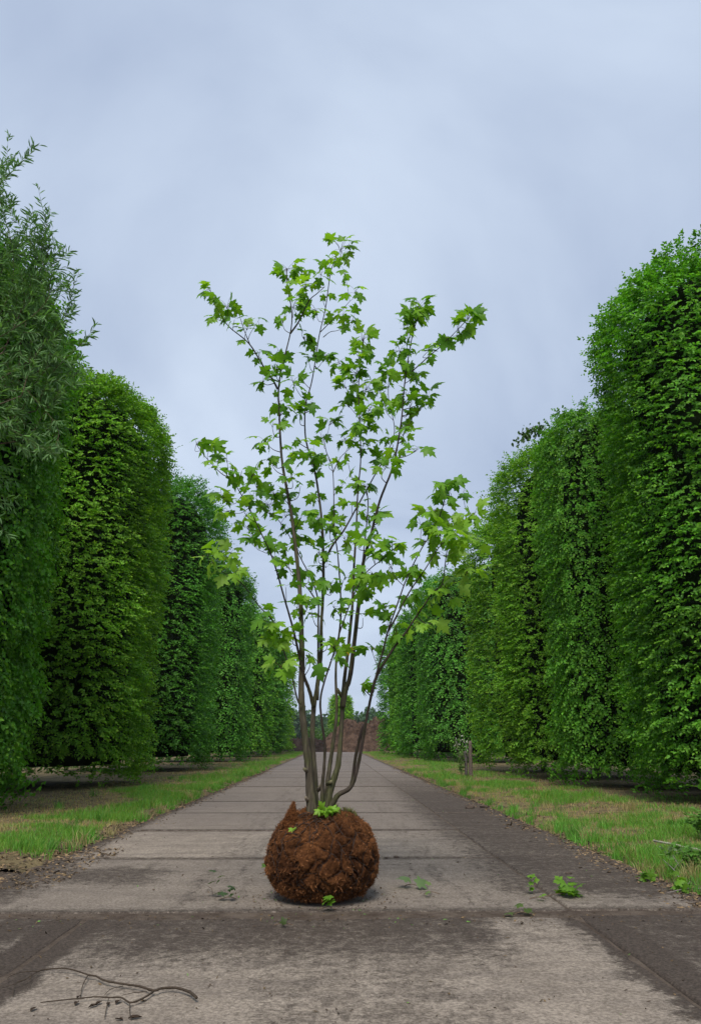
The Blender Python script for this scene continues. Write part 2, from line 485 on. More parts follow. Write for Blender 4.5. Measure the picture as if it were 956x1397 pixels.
for r in range(-3, rows - 3):
    yc = JOINT0 + (r + 0.5) * SLAB_L
    first = r < 0
    dz = -0.016 if first else 0.0
    for kx, (xc, ml) in enumerate(((0.0, mc), (-(CW + SW) / 2, ms), ((CW + SW) / 2, ms))):
        if not first and kx == 1: continue
        if not first and kx == 0: xc, ml = -SW / 2, ml_
        if first and kx:
            xc = math.copysign(CW / 2 + 1.6, xc); ml = mw
        o = bpy.data.objects.new('concrete_slab', ml[(r * 3 + kx) % len(ml)])
        COL.objects.link(o); o.parent = road
        o.location = (xc + random.uniform(-.004, .004), yc + random.uniform(-.004, .004), dz + random.uniform(-.006, .004) * (0.5 if first else 1) )
        o.rotation_euler = (random.uniform(-.0012, .0012), random.uniform(-.0012, .0012), random.choice((0, math.pi)) )

# ------------------------------------------------------------------ grass
def blade_mesh(name, P, H, W, C, lean):
    n = len(P)
    a = rng.uniform(0, 6.283, n); side = np.stack((np.cos(a), np.sin(a), np.zeros(n)), -1)
    la = rng.uniform(0, 6.283, n)
    ld = np.stack((np.cos(la), np.sin(la), np.zeros(n)), -1) * (lean * rng.uniform(0.2, 1.0, n) * H)[:, None]
    up = np.array((0, 0, 1.0))
    b0 = P - side * W[:, None] / 2; b1 = P + side * W[:, None] / 2
    mid = P + up * (H * 0.55)[:, None] + ld * 0.35
    m0 = mid - side * W[:, None] * 0.4; m1 = mid + side * W[:, None] * 0.4
    tip = P + up * (H * rng.uniform(.75, 1.0, n))[:, None] + ld
    v = np.stack((b0, b1, m1, m0, tip), 1).reshape(-1, 3)
    i = np.arange(n) * 5
    f4 = np.stack((i, i + 1, i + 2, i + 3), -1); f3 = np.stack((i + 3, i + 2, i + 4), -1)
    return mesh_np(name, v, [f4, f3], None, np.repeat(C, 5, 0))
gn, gn2, gn3 = vnoise2(21), vnoise2(22), vnoise2(23)
def grass(side, name, label):
    Ps, Hs, Ws, Cs = [], [], [], []
    y_start = LEFT_Y0 if side < 0 else RIGHT_Y0
    for y0, y1, dens, sc in ((y_start, 13, 2600, 1.0), (13, 22, 1300, 1.25), (22, 45, 380, 1.8), (45, 92, 120, 2.8)):
        xa, xb = 2.66, 7.0
        n = int((y1 - y0) * (xb - xa) * dens)
        X = rng.uniform(xa, xb, n); Y = rng.uniform(y0, y1, n)
        edge = 2.78 + 0.55 * (gn3(Y * 1.1 + side * 7, Y * 0.31) - .35) + 0.10 * (gn3(Y * 5, 3 + side) - .5)
        patch = gn(X * 0.9 + side * 30, Y * 0.7) * 0.6 + gn2(X * 2.7, Y * 2.3 + side * 11) * 0.4
        if side < 0:
            start = 8.35 + 0.9 * (gn2(X * 1.4, 77) - .4) + (X - 2.7) * -0.12
            lush = np.clip((4.6 - X) / 1.3 + (patch - .5) * 3.0, 0, 1) * np.clip(.55 + patch * .7, 0, 1)
        else:
            start = 5.9 + 0.5 * (gn2(X * 1.7, 55) - .5)
            lush = np.clip(0.50 + (patch - .5) * 3.6 - np.clip(X - 4.7, 0, 1) * .5, 0, 1)
        den = np.clip(0.22 + 0.8 * lush, 0, 1) * np.clip((X - edge) / 0.12, 0, 1) * np.clip((Y - start) / 0.35, 0, 1)
        den *= np.where(X > 5.3, np.clip(1 - (X - 5.3) / 0.9, 0.12, 1), 1)
        keep = rng.random(n) < den
        X, Y, lush, patch = X[keep], Y[keep], lush[keep], patch[keep]
        m = len(X)
        tuft = np.clip((gn2(X * 1.9 + 5, Y * 1.7 + side * 3) - 0.58) * 5, 0, 1)
        H = (0.035 + 0.06 * lush * rng.random(m) + 0.03 * rng.random(m) + 0.11 * tuft * lush * rng.random(m)) * min(sc, 1.4)
        W = rng.uniform(0.003, 0.0065, m) * sc
        fresh = np.stack((rng.uniform(.085, .17, m), rng.uniform(.22, .34, m), rng.uniform(.020, .045, m)), -1)
        straw = np.stack((rng.uniform(.30, .46, m), rng.uniform(.25, .36, m), rng.uniform(.09, .16, m)), -1)
        isdry = rng.random(m) > np.clip(lush * 1.25 - 0.05, 0.05, 0.96)
        C = np.where(isdry[:, None], straw, fresh)
        Z = vzb(X * side, Y) - 0.004
        Ps.append(np.stack((X * side, Y, Z), -1)); Hs.append(np.where(isdry, H * .7, H)); Ws.append(W); Cs.append(C)
    for q in range(130):
        yt = y_start + .8 + rng.random() ** 1.6 * 28; xt = rng.uniform(2.75, 4.9) if rng.random() < .6 else rng.normal(2.85, .1)
        if side < 0 and yt < 8.6: continue
        m = int(rng.integers(25, 80)); ht = rng.uniform(.09, .24)
        X = xt + rng.normal(size=m) * .05; Y = yt + rng.normal(size=m) * .05
        Ps.append(np.stack((X * side, Y, vzb(X * side, Y) - .004), -1)); Hs.append(ht * rng.uniform(.5, 1, m)); Ws.append(rng.uniform(.004, .008, m))
        tc = np.array((.10, .27, .03)) * rng.uniform(.7, 1.2) if rng.random() < .75 else np.array((.33, .28, .12))
        Cs.append(tc * rng.uniform(.75, 1.25, (m, 1)))
    me = blade_mesh(name, np.vstack(Ps), np.concatenate(Hs), np.concatenate(Ws), np.vstack(Cs), 0.75)
    tag(add(name, me, M_GRASS), label, 'grass', kind='stuff')
grass(-1, 'grass', 'lush green grass strip along the left edge of the lane')
grass(1, 'grass', 'patchy green and straw grass strip along the right edge of the lane')

# loose litter: crumbs of soil, straw bits and dead leaf flakes
def flakes(name, P, S, C, flat=0.4):
    n = len(P)
    q = unit(rng.normal(size=(n, 3)) * np.array((1, 1, 0.25)))
    w = unit(np.cross(q, unit(np.array((0, 0, 1.0)) + rng.normal(size=(n, 3)) * flat)))
    L = (S * rng.uniform(.6, 1.6, n))[:, None]; Wd = (S * rng.uniform(.2, .6, n))[:, None]
    up = np.array((0, 0, 1.0)) * S[:, None] * .35
    v = np.stack((P - q * L, P + w * Wd + up * .5, P + q * L, P - w * Wd, P + up), 1).reshape(-1, 3)
    i = np.arange(n) * 5
    f = np.vstack((np.stack((i, i + 1, i + 4), -1), np.stack((i + 1, i + 2, i + 4), -1), np.stack((i + 2, i + 3, i + 4), -1), np.stack((i + 3, i, i + 4), -1)))
    return mesh_np(name, v, [f], None, np.repeat(C, 5, 0))
def brown(n, lo=0.3, hi=1.0):
    k = rng.uniform(lo, hi, n)[:, None]
    a = np.array((0.27, 0.185, 0.10)) * k
    b = np.array((0.075, 0.055, 0.04)) * np.ones((n, 1))
    return np.where(rng.random(n)[:, None] < .5, a, b)
PL = []
for side in (-1, 1):
    n = 6500
    Y = RIGHT_Y0 + 0.2 + (rng.random(n) ** 2.0) * 30; X = 2.72 + 0.16 * rng.normal(size=n) + 0.25 * (gn3(Y * 1.1 + side * 7, Y * 0.31) - .35)
    if side < 0:
        mm = Y < 8.6
        X = np.where(mm, rng.uniform(2.2, 4.2, n), X); Y = np.where(mm, rng.uniform(6.6, 9.0, n), Y)
    PL.append(np.stack((X * side, Y, np.where(X < 2.72, 0.002, vzb(X * side, Y) + 0.006)), -1))
n = 5000   # under the hedges
Y = rng.uniform(9, 30, n); X = rng.uniform(4.0, 5.8, n) * rng.choice((-1, 1), n)
PL.append(np.stack((X, Y, vzb(X, Y) + .006), -1))
PL = np.vstack(PL)
tag(add('edge_litter', flakes('edge_litter', PL, rng.uniform(.008, .03, len(PL)), brown(len(PL))), M_DEAD), 'brown litter of dead leaves and crumbs along the lane edges', 'litter', kind='stuff')
n = 900
X = rng.uniform(-2.7, 2.7, n); Y = 3.4 + rng.random(n) ** 1.6 * 14
P = np.stack((X, Y, np.where(Y < JOINT0, -0.014, 0.003)), -1)
jn = 500
Pj = np.stack((rng.uniform(-3, 3, jn), JOINT0 - np.abs(rng.normal(size=jn)) * .22, np.full(jn, -.014)), -1)
ra = rng.uniform(0, 6.283, 420); rr0 = .30 + np.abs(rng.normal(size=420)) * .16
Pb = np.stack((-.10 + np.cos(ra) * rr0, 6.2 + np.sin(ra) * rr0, np.full(420, .003)), -1); Pb[Pb[:, 1] < JOINT0, 2] = -.014
P = np.vstack((P, Pj, Pb))
C = brown(len(P), .2, .6); gi = rng.random(len(P)) < .05; C[gi] = (0.12, 0.25, 0.05)
tag(add('road_crumbs', flakes('road_crumbs', P, rng.uniform(.004, .014, len(P)), C), M_DEAD), 'tiny soil crumbs scattered over the concrete lane', 'crumbs', kind='stuff')

# ------------------------------------------------------------------ clipped hedge columns
def leaf_np(name, P, A, N, L, W, C, hexa=True, fold=0.25):
    """leaves: base point P, axis A, normal N, length L, width W"""
    n = len(P)
    A = unit(A); S = unit(np.cross(N, A)); N = np.cross(A, S)
    L = L[:, None]; W = W[:, None]
    if hexa:
        up = N * W * fold
        dr = N * L
        v = np.stack((P, P + A * L * .30 + S * W * .5 + up, P + A * L * .70 + S * W * .40 + up - dr * .04, P + A * L - dr * .16,
                      P + A * L * .70 - S * W * .40 + up - dr * .04, P + A * L * .30 - S * W * .5 + up), 1).reshape(-1, 3)
        i = np.arange(n) * 6
        f = np.vstack((np.stack((i, i + 3, i + 2, i + 1), -1), np.stack((i, i + 5, i + 4, i + 3), -1)))
        return mesh_np(name, v, [f], None, np.repeat(C, 6, 0))
    up = N * W * fold
    v = np.stack((P, P + A * L * .45 + S * W * .5 + up, P + A * L, P + A * L * .45 - S * W * .5 + up), 1).reshape(-1, 3)
    i = np.arange(n) * 4
    f = np.vstack((np.stack((i, i + 2, i + 1), -1), np.stack((i, i + 3, i + 2), -1)))
    return mesh_np(name, v, [f], None, np.repeat(C, 4, 0))

def column(cx, cy, rx, ry, H, label, style='spray', tint=(0.055, 0.13, 0.022), leaf=0.085, dens=70.0, seed=0, z0=0.3, dome=1.6, ex=3.3, group='clipped hedge columns along the lane', stray=60, cat='clipped tree', young=0.42):
    global rng
    rng = np.random.default_rng(1000 + seed)
    root = empty('clipped_hornbeam_tree', (cx, cy, 0.0))
    tag(root, label, cat, group)
    dist = math.hypot(cx, cy)
    lod = min(max(1.0, dist / 24.0), 2.8)
    leaf = leaf * lod; dens = dens / lod ** 1.75
    def plan(a):
        c, s = np.cos(a), np.sin(a)
        r = (np.abs(c) ** ex + np.abs(s) ** ex) ** (-1 / ex)
        return np.stack((rx * r * c, ry * r * s), -1)
    def prof(z):
        t = np.clip((z - (H - dome)) / dome, 0, 1)
        s = (1 - t ** 2.3) ** (1 / 2.3)
        b = np.clip((z - z0) / 1.1, 0, 1)
        return np.maximum(s, 0.0) * (0.86 + 0.14 * np.sqrt(b))
    bump4, bump5 = sines(seed * 7 + 4, 16, 3.4), sines(seed * 7 + 5, 16, 3.0)
    bump1, bump2, bump3 = sines(seed * 7 + 1, 9, 1.1), sines(seed * 7 + 2, 12, 3.6), sines(seed * 7 + 3, 12, 9.0)
    def surf(a, z):
        p2 = plan(a) * prof(z)[:, None]
        P = np.c_[p2 + np.array((cx, cy)), z]
        d = 0.075 * bump4(P * np.array((.9, .9, 3.2))) + 0.04 * bump5(P * np.array((2.4, 2.4, 6.0))) + 0.075 * bump1(P) + 0.05 * bump2(P * np.array((1, 1, 1.7))) + 0.03 * bump3(P * np.array((.8, .8, 1.8)))
        P[:, :2] += unit(p2) * d[:, None]
        P[:, 2] += np.where(z > H - dome * .4, d * 1.6, 0)
        return P
    def normal(a, z):
        e = 0.02
        ta = surf0(a + e, z) - surf0(a - e, z)
        tz = surf0(a, z + e) - surf0(a, z - e)
        nn = unit(np.cross(ta, tz))
        return nn
    def surf0(a, z):
        return np.c_[plan(a) * prof(np.minimum(z, H - 1e-3))[:, None], z]
    per = 4 * (rx + ry) * 0.86
    area = per * (H - z0) + rx * ry * 3.2
    n = int(area * dens * 1.5)
    # candidates: side wall plus a share for the dome's top
    nt = int(n * (rx * ry * 3.2) / area)
    a = rng.uniform(0, 2 * np.pi, n); z = rng.uniform(z0, H - 0.02, n)
    # even out arc length
    w = np.linalg.norm(plan(a + .01) - plan(a - .01), axis=1); w /= w.max()
    keep = rng.random(n) < w
    a, z = a[keep], z[keep]
    tt = np.sqrt(rng.random(nt)); at_ = rng.uniform(0, 2 * np.pi, nt)
    zt = (H - dome) + dome * (1 - tt ** 2.3) ** (1 / 2.3)
    a = np.concatenate((a, at_)); z = np.concatenate((z, np.minimum(zt, H - .01)))
    P = surf(a, z); N = normal(a, z)
    bad = ~np.isfinite(N).all(1); N[bad] = (0, 0, 1)
    N[N[:, 2] < -.3] *= -1
    toc = unit(np.array((0, 0, 1.1)) - P)
    face = (N * toc).sum(1)
    inner = N[:, 0] * -np.sign(cx) if abs(cx) > 1 else np.ones(len(P))
    vis = (face > -0.22) | (inner > 0.35)
    keep = vis | (rng.random(len(P)) < 0.22) | (P[:, 2] > H - dome - .4)
    P, N = P[keep], N[keep]
    m = len(P)
    depth = np.where(rng.random(m) < .35, rng.uniform(.2, .5, m), rng.random(m) ** 1.3 * 0.26) * min(lod, 1.5)
    P = P - N * depth[:, None]
    up = np.array((0, 0, 1.0))
    T = unit(np.cross(N + 1e-3, up) + 1e-6)
    Pl, Al, Nl, Ll, Cl = [], [], [], [], []
    base = np.array(tint)
    spn = sines(seed + 91, 10, 2.2)
    patch = 1 + 0.16 * spn(P)
    def emit(P, D, PN, slen, k, youngf):
        """one leafy shoot per row"""
        m = len(P)
        S = unit(np.cross(PN, D))
        spc = np.clip(rng.normal(1, .2, m), .5, 1.6)
        lightness = rng.uniform(0.62, 1.35, m)
        for q in range(k):
            f = (q + rng.uniform(-.2, .2, m)) / (k - 1 + .01)
            sgn = 1 if q % 2 else -1
            if q == k - 1: sgn = 0
            pos = P + D * (slen * np.clip(f, 0, 1))[:, None] - up * (slen * 0.22 * np.clip(f, 0, 1) ** 2)[:, None]
            ax = D * (0.55 + .5 * (sgn == 0)) + S * sgn * 0.85 + rng.normal(size=(m, 3)) * .28 - up * .12
            nn = PN + rng.normal(size=(m, 3)) * .38
            Pl.append(pos); Al.append(ax); Nl.append(nn)
            Ll.append(leaf * rng.uniform(.65, 1.15, m) * (1.0 - .25 * (sgn == 0)))
            yb = np.clip(youngf * np.clip(f, 0, 1) ** 2 * rng.uniform(0.2, 1.4, m), 0, 1)[:, None]
            c = base * lightness[:, None] * rng.uniform(.8, 1.2, (m, 1)) * pm[:, None]
            c = c * (1 - yb) + np.array((base[0] * 2.6 + .03, base[1] * 1.75 + .03, base[2] * 1.4)) * yb
            Cl.append(c)
    pm = patch
    if style == 'spray':
        D = unit(N * 1.0 + T * rng.uniform(-.9, .9, (m, 1)) + up * rng.uniform(-.45, .25, (m, 1)))
        PN = unit(up * .75 + N * rng.uniform(0.35, 1.15, (m, 1)) + rng.normal(size=(m, 3)) * .25)
        emit(P, D, PN, leaf * rng.uniform(2.2, 3.6, m), 7, young)
    else:
        D = unit(N * .55 + T * rng.uniform(-.7, .7, (m, 1)) - up * rng.uniform(0.1, 1.1, (m, 1)))
        PN = unit(N * 1.0 + up * rng.uniform(0.1, .7, (m, 1)) + rng.normal(size=(m, 3)) * .3)
        emit(P, D, PN, leaf * rng.uniform(2.0, 3.2, m), 6, young)
    # stray shoots standing proud of the clipped face
    ns = stray
    if ns:
        a2 = rng.uniform(0, 2 * np.pi, ns * 4); z2 = H - np.abs(rng.normal(size=ns * 4)) * H * .28
        z2 = np.clip(z2, 1, H - .03)
        P2 = surf(a2, z2); N2 = normal(a2, z2); N2[~np.isfinite(N2).all(1)] = (0, 0, 1)
        ok = (N2[:, 0] * -np.sign(cx) > -.3)
        P2, N2 = P2[ok][:ns], N2[ok][:ns]
        pm = np.ones(len(P2))
        D2 = unit(N2 * .8 + up * rng.uniform(.0, 1.0, (len(P2), 1)) + rng.normal(size=(len(P2), 3)) * .25)
        emit(P2, D2, unit(up + rng.normal(size=(len(P2), 3)) * .6), rng.uniform(.2, .55, len(P2)) * min(lod, 1.5), 10, .6)
    Pq, Aq, Nq = np.vstack(Pl), np.vstack(Al), np.vstack(Nl)
    Lq = np.concatenate(Ll); Cq = np.clip(np.vstack(Cl), .004, .6)
    okz = Pq[:, 2] > 0.06
    Pq, Aq, Nq, Lq, Cq = Pq[okz], Aq[okz], Nq[okz], Lq[okz], Cq[okz]
    me = leaf_np('foliage', Pq, Aq, Nq, Lq, Lq * rng.uniform(.55, .72, len(Lq)) * (1.12 if style != 'spray' else 1), Cq, hexa=lod < 1.35)
    fo = add('foliage', me, M_HEDGE, root); fo['kind'] = 'stuff'
    # closed hull added behind the leaves to block light and see-through
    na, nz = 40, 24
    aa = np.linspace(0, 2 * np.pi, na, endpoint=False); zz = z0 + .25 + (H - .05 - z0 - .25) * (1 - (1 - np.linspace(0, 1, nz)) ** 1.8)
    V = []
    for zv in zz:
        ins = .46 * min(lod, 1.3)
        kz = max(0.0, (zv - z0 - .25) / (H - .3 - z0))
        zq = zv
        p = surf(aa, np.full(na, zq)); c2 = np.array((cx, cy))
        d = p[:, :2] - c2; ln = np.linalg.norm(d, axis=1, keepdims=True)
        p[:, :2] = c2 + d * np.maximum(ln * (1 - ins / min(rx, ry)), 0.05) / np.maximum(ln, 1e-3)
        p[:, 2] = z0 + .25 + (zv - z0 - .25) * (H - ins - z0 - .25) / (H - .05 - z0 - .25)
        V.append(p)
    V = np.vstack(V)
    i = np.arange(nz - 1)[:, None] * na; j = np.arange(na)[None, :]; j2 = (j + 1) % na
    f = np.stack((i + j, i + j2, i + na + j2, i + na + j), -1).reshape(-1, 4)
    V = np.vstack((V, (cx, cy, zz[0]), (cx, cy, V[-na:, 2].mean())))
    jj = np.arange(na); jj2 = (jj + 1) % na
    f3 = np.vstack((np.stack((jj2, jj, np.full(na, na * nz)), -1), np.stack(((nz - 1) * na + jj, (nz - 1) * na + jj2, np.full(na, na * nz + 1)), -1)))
    add('light_blocking_core', mesh_np('light_blocking_core', V, [f, f3], None, None, True), M_CORE, root)
    b = MB()
    zs = np.linspace(-.05, H * .5, 8)
    b.tube(np.c_[cx + .03 * np.sin(zs * 2), cy + .03 * np.cos(zs * 1.7), zs], np.linspace(.11, .07, 8), 8, (0.13, 0.11, 0.09))
    add('trunk', b.mesh('trunk', True), M_TWIG, root)
    return root

GRN = (0.092, 0.268, 0.024)
DRK = (0.070, 0.228, 0.026)
YEL = (0.125, 0.295, 0.024)
R_IN = 5.0
cols = [
 # side, cy, rx, ry, H, style, tint, leaf, dens, label
 (1, 14.75, 2.7, 2.1, 11.0, 'spray', GRN, .080, 78, 'tallest looking clipped hedge column, nearest on the right, cut off by the frame'),
 (1, 19.75, 2.6, 1.62, 10.1, 'droop', GRN, .082, 70, 'clipped hedge column with larger drooping leaves, second from front on the right'),
 (1, 24.75, 2.6, 1.62, 10.7, 'spray', YEL, .080, 62, 'rounded clipped hedge column, third from front on the right, before the wooden post'),
 (1, 29.65, 2.4, 1.5, 9.9, 'spray', YEL, .080, 60, 'narrow light green sliver of hedge column just right of the wooden post'),
 (1, 43.5, 3.0, 3.0, 10.6, 'droop', DRK, .080, 60, 'broad dark hedge column just left of the wooden post on the right'),
 (1, 54.5, 2.6, 2.4, 10.4, 'spray', DRK, .080, 60, 'dark clipped hedge column third from the far end of the right row'),
 (1, 63.5, 2.6, 2.4, 10.3, 'droop', GRN, .080, 60, 'clipped hedge column second from the far end of the right row'),
 (1, 73.0, 2.6, 2.4, 10.3, 'spray', DRK, .080, 60, 'last clipped hedge column of the right row, touching the soil heap'),
 (-1, 12.6, 2.7, 2.3, 9.7, 'droop', GRN, .092, 66, 'clipped hedge column nearest on the left, overgrown by willow shoots at its top'),
 (-1, 20.4, 2.9, 2.8, 10.8, 'spray', YEL, .080, 74, 'bright yellow green clipped hedge column, second from front on the left'),
 (-1, 31.6, 2.7, 2.8, 11.6, 'spray', DRK, .080, 62, 'dark clipped hedge column, third from front on the left'),
 (-1, 44.5, 2.7, 2.8, 11.2, 'droop', DRK, .080, 60, 'clipped hedge column, fourth from front on the left, with blue green shade'),
 (-1, 58.0, 2.7, 2.6, 10.8, 'droop', GRN, .080, 60, 'clipped hedge column third from the far end of the left row'),
 (-1, 69.5, 2.6, 2.4, 10.6, 'spray', DRK, .080, 60, 'clipped hedge column second from the far end of the left row'),
 (-1, 79.5, 2.6, 2.4, 10.4, 'spray', YEL, .080, 60, 'last clipped hedge column of the left row, beside the soil heap'),
]
for i, (sd, cy, rx, ry, H, st, tint, lf, dn, lab) in enumerate(cols):
    xin = R_IN - 0.012 * max(0, cy - 30) + {14.75: .82, 19.75: .52, 24.75: .45, 29.65: .3, 12.6: .08}.get(cy, 0)
    column(sd * (xin + rx), cy, rx, ry, H, lab, st, tint, lf, dn, seed=i + 1, stray=150 if cy < 35 else 60)
column(1.0, 112, 1.25, 1.25, 7.1, 'lone light green clipped column seen between the stems behind the soil heap', 'spray', (0.145, 0.320, 0.028), .07, 230, seed=40, dome=.6, stray=6)
rng = np.random.default_rng(77)

HAZE = 0.00015
# ------------------------------------------------------------------ the maple with its root ball
TY = 6.2                                   # distance of the tree
TREE = empty('multi_stem_maple', tuple(at(439, 1238, TY) * np.array((1, 1, 0))))
tag(TREE, 'multi-stem maple with lobed green leaves, its brown wrapped root ball standing on the lane', 'tree')
BALL_C = np.array((TREE.location[0], TY))
DF = CM @ Vector((0, 0, -1))
def mpp(Y):                                # metres per photo pixel at depth Y
    return Y / FPX

# ---- root ball
def ball_mesh():
    nu, nv = 420, 200
    RB, HB = 0.405, 0.600
    def prof(t):                            # t 0 bottom .. 1 top -> (r, z)
        ang = -np.pi / 2 + np.pi * t
        c, s = np.cos(ang), np.sin(ang)
        e = np.where(s < 0, 0.74, 0.86)
        r = np.abs(c) ** e
        z = np.sign(s) * np.abs(s) ** np.where(s < 0, 0.80, 1.0)
        zc = 0.305
        return RB * r, np.where(z < 0, zc + z * zc, zc + z * (HB - zc))
    th = np.linspace(0, 2 * np.pi, nu, endpoint=False)
    tv = np.linspace(0.0, 1.0, nv)
    # jittered diamond netting: lattice nodes and the wires between them
    g2 = np.random.default_rng(8)
    NU, NV = 22, 11
    node = {}
    for b in range(NV + 1):
        for a in range(NU):
            u = (a + 0.5 * (b % 2)) / NU * 2 * np.pi + g2.normal() * .11
            t = np.clip(0.09 + 0.86 * b / NV + g2.normal() * .028, 0.03, 0.985)
            node[(a, b)] = (u, t)
    lump = sines(5, 14, 7.0); lump2 = sines(6, 16, 17.0); lump3 = sines(9, 20, 42.0); lump4 = sines(10, 30, 110.0); lump5 = sines(12, 30, 230.0)
    def raw(u, t):
        r, z = prof(t)
        return np.stack((r * np.cos(u), r * np.sin(u), z), -1)
    wires = []
    for b in range(NV):
        for a in range(NU):
            p = node[(a, b)]
            for da in ((0, -1) if b % 2 == 0 else (0, 1)):
                q = node[((a + da) % NU, b + 1)]
                du = (q[0] - p[0] + np.pi) % (2 * np.pi) - np.pi
                s = np.linspace(0, 1, 9)
                w1, w2 = g2.normal(size=2) * .03
                wires.append(np.stack((p[0] + du * s + w1 * np.sin(np.pi * s), p[1] + (q[1] - p[1]) * s + w2 * .3 * np.sin(np.pi * s)), -1))
    WP = [raw(w[:, 0], w[:, 1]) for w in wires]
    S = np.vstack(WP)
    U, T = np.meshgrid(th, tv)
    V = raw(U.ravel(), T.ravel())
    from mathutils.kdtree import KDTree
    k0 = KDTree(len(S))
    for i, q in enumerate(S): k0.insert(q, i)
    k0.balance()
    dm = np.array([k0.find(q)[2] for q in V])
    cen = np.array((0, 0, .3)); nrm = unit(V - cen)
    puff = np.clip(dm / 0.015, 0, 1.15) ** 0.55
    flat = np.clip(V[:, 2] / .05, 0, 1)
    disp = flat * (0.013 * lump(V) + 0.006 * lump2(V) + 0.0045 * lump3(V) + 0.0028 * lump4(V) + 0.0018 * lump5(V) + 0.030 * (puff - .8))
    V2 = V + nrm * disp[:, None]
    V2[:, 2] = np.maximum(V2[:, 2], 0.004)
    # uneven shoulders
    V2[:, 2] += 0.03 * np.clip((V2[:, 2] - .45) / .2, 0, 1) * np.sin(np.arctan2(V2[:, 1], V2[:, 0]) * 2 + 2.2)
    i = np.arange(nv - 1)[:, None] * nu; j = np.arange(nu)[None, :]; j2 = (j + 1) % nu
    f = np.stack((i + j, i + j2, i + nu + j2, i + nu + j), -1).reshape(-1, 4)
    gg = np.random.default_rng(4)
    tone = 0.45 + 0.16 * lump2(V * .8) + 0.16 * lump3(V) + .14 * lump4(V) + .12 * lump5(V)
    c0, c1 = np.array((0.028, 0.012, 0.006)), np.array((0.155, 0.066, 0.026))
    C = c0 + (c1 - c0) * np.clip(tone, 0, 1)[:, None]
    off = np.array((BALL_C[0], BALL_C[1], 0.0))
    me = mesh_np('root_ball', V2 + off, [f], None, C, True)
    return me, V2 + off, nrm, C, [w for w in WP], nu
k = NT('coir_wrap')
_p = k.pos(); _c = k.attr()
_f1 = k.noise(k.scale(_p, (60, 60, 160)), 1.0, 6, 0.75, 1.5)
_f2 = k.noise(k.scale(_p, (230, 230, 90)), 1.0, 5, 0.7, 2.0)
_f = k.math('ADD', k.math('MULTIPLY', _f1, .5), k.math('MULTIPLY', _f2, .5))
_col = k.mix(k.ss(_f, 0.32, 0.68), k.mix(1.0, _c, (.42, .40, .38), 'MULTIPLY'), k.mix(1.0, _c, (1.6, 1.5, 1.4), 'MULTIPLY'))
M_COIR = k.done(k.bsdf(_col, 0.95, k.bump(_f, 1.0, 0.012), 0.05))
k = NT('coir_fibre'); M_FIBRE = k.done(k.bsdf(k.attr(), 0.9, None, 0.1))
k = NT('netting_wire'); M_WIRE = k.done(k.bsdf((0.035, 0.020, 0.014), 0.7, None, 0.3))
bme, BV, BN, BC, WPTS, BNU = ball_mesh()
ball = add('root_ball', bme, M_COIR, TREE)
ball['label'] = 'brown fibre wrapped root ball with netting creases'
# the wires lie in the creases
from mathutils.kdtree import KDTree
kd = KDTree(len(BV))
for i_, v_ in enumerate(BV): kd.insert(v_, i_)
kd.balance()
wb = MB()
off = np.array((BALL_C[0], BALL_C[1], 0.0))
for w in WPTS:
    q = []
    for p in w[::2]:
        co, idx, _ = kd.find(p + off); q.append(np.array(co) + BN[idx] * 0.003)
    q = np.array(q)
    if q[:, 2].min() > .01: wb.tube(q, 0.003, 4)
add('wire_netting', wb.mesh('wire_netting', False, False), M_WIRE, ball)
# loose fibres all over
n = 36000
idx = rng.integers(BNU * 4, len(BV) - BNU * 3, n)
P = BV[idx] + rng.normal(size=(n, 3)) * .004
P[:, 2] = np.maximum(P[:, 2], 0.01)
Dd = unit(BN[idx] * rng.uniform(-.1, .55, (n, 1)) + rng.normal(size=(n, 3)) * .8 + np.array((0, 0, -.25)))
Lf = rng.uniform(.008, .022, n) * np.where(rng.random(n) < .05, 2.2, 1); wf = rng.uniform(.0008, .0018, n)
Sd = unit(np.cross(Dd, rng.normal(size=(n, 3))))
mid = P + Dd * (Lf * .55)[:, None] + rng.normal(size=(n, 3)) * (Lf * .12)[:, None]
tip = P + Dd * Lf[:, None] + np.array((0, 0, -.3)) * Lf[:, None] * rng.random((n, 1))
tip[:, 2] = np.maximum(tip[:, 2], 0.006)
v = np.stack((P - Sd * wf[:, None], P + Sd * wf[:, None], mid + Sd * wf[:, None], mid - Sd * wf[:, None], tip), 1).reshape(-1, 3)
ii = np.arange(n) * 5
Cf = BC[idx] * rng.uniform(.35, 1.0, (n, 1)) * np.where(rng.random((n, 1)) < .3, 3.4, 1.6)
fb = add('loose_fibres', mesh_np('loose_fibres', v, [np.stack((ii, ii + 1, ii + 2, ii + 3), -1), np.stack((ii + 3, ii + 2, ii + 4), -1)], None, np.repeat(Cf, 5, 0)), M_FIBRE, ball)
fb['kind'] = 'stuff'
# the pulled up corner of the wrapping, left of the stems
apex = at(401, 1095, TY - .17)
cb = MB(); npt = 48; nr = 26
ang = np.linspace(0, 2 * np.pi, npt, endpoint=False)
bc = at(403, 1138, TY - .15)
rows_ = []
gl = sines(33, 10, 30)
for r_ in range(nr):
    t_ = r_ / (nr - 1)
    c_ = bc * (1 - t_) + apex * t_ + np.array((-.012 * math.sin(t_ * 3), 0, 0))
    rad = (1 - t_) ** .8 * (1 - .25 * math.sin(t_ * 3.1))
    ring = np.stack((c_[0] + np.cos(ang) * (.115 * rad + .003), c_[1] + np.sin(ang) * (.07 * rad + .003), np.full(npt, c_[2])), -1)
    ring += (gl(ring) * .012 + gl(ring * 3.1) * .006 + gl(ring * 8) * .003)[:, None] * np.array((1, 1, .6)) * min(1, (1 - t_) * 3 + .15)
    rows_.append(ring)
Vc = np.vstack(rows_)
i = np.arange(nr - 1)[:, None] * npt; j = np.arange(npt)[None, :]; j2 = (j + 1) % npt
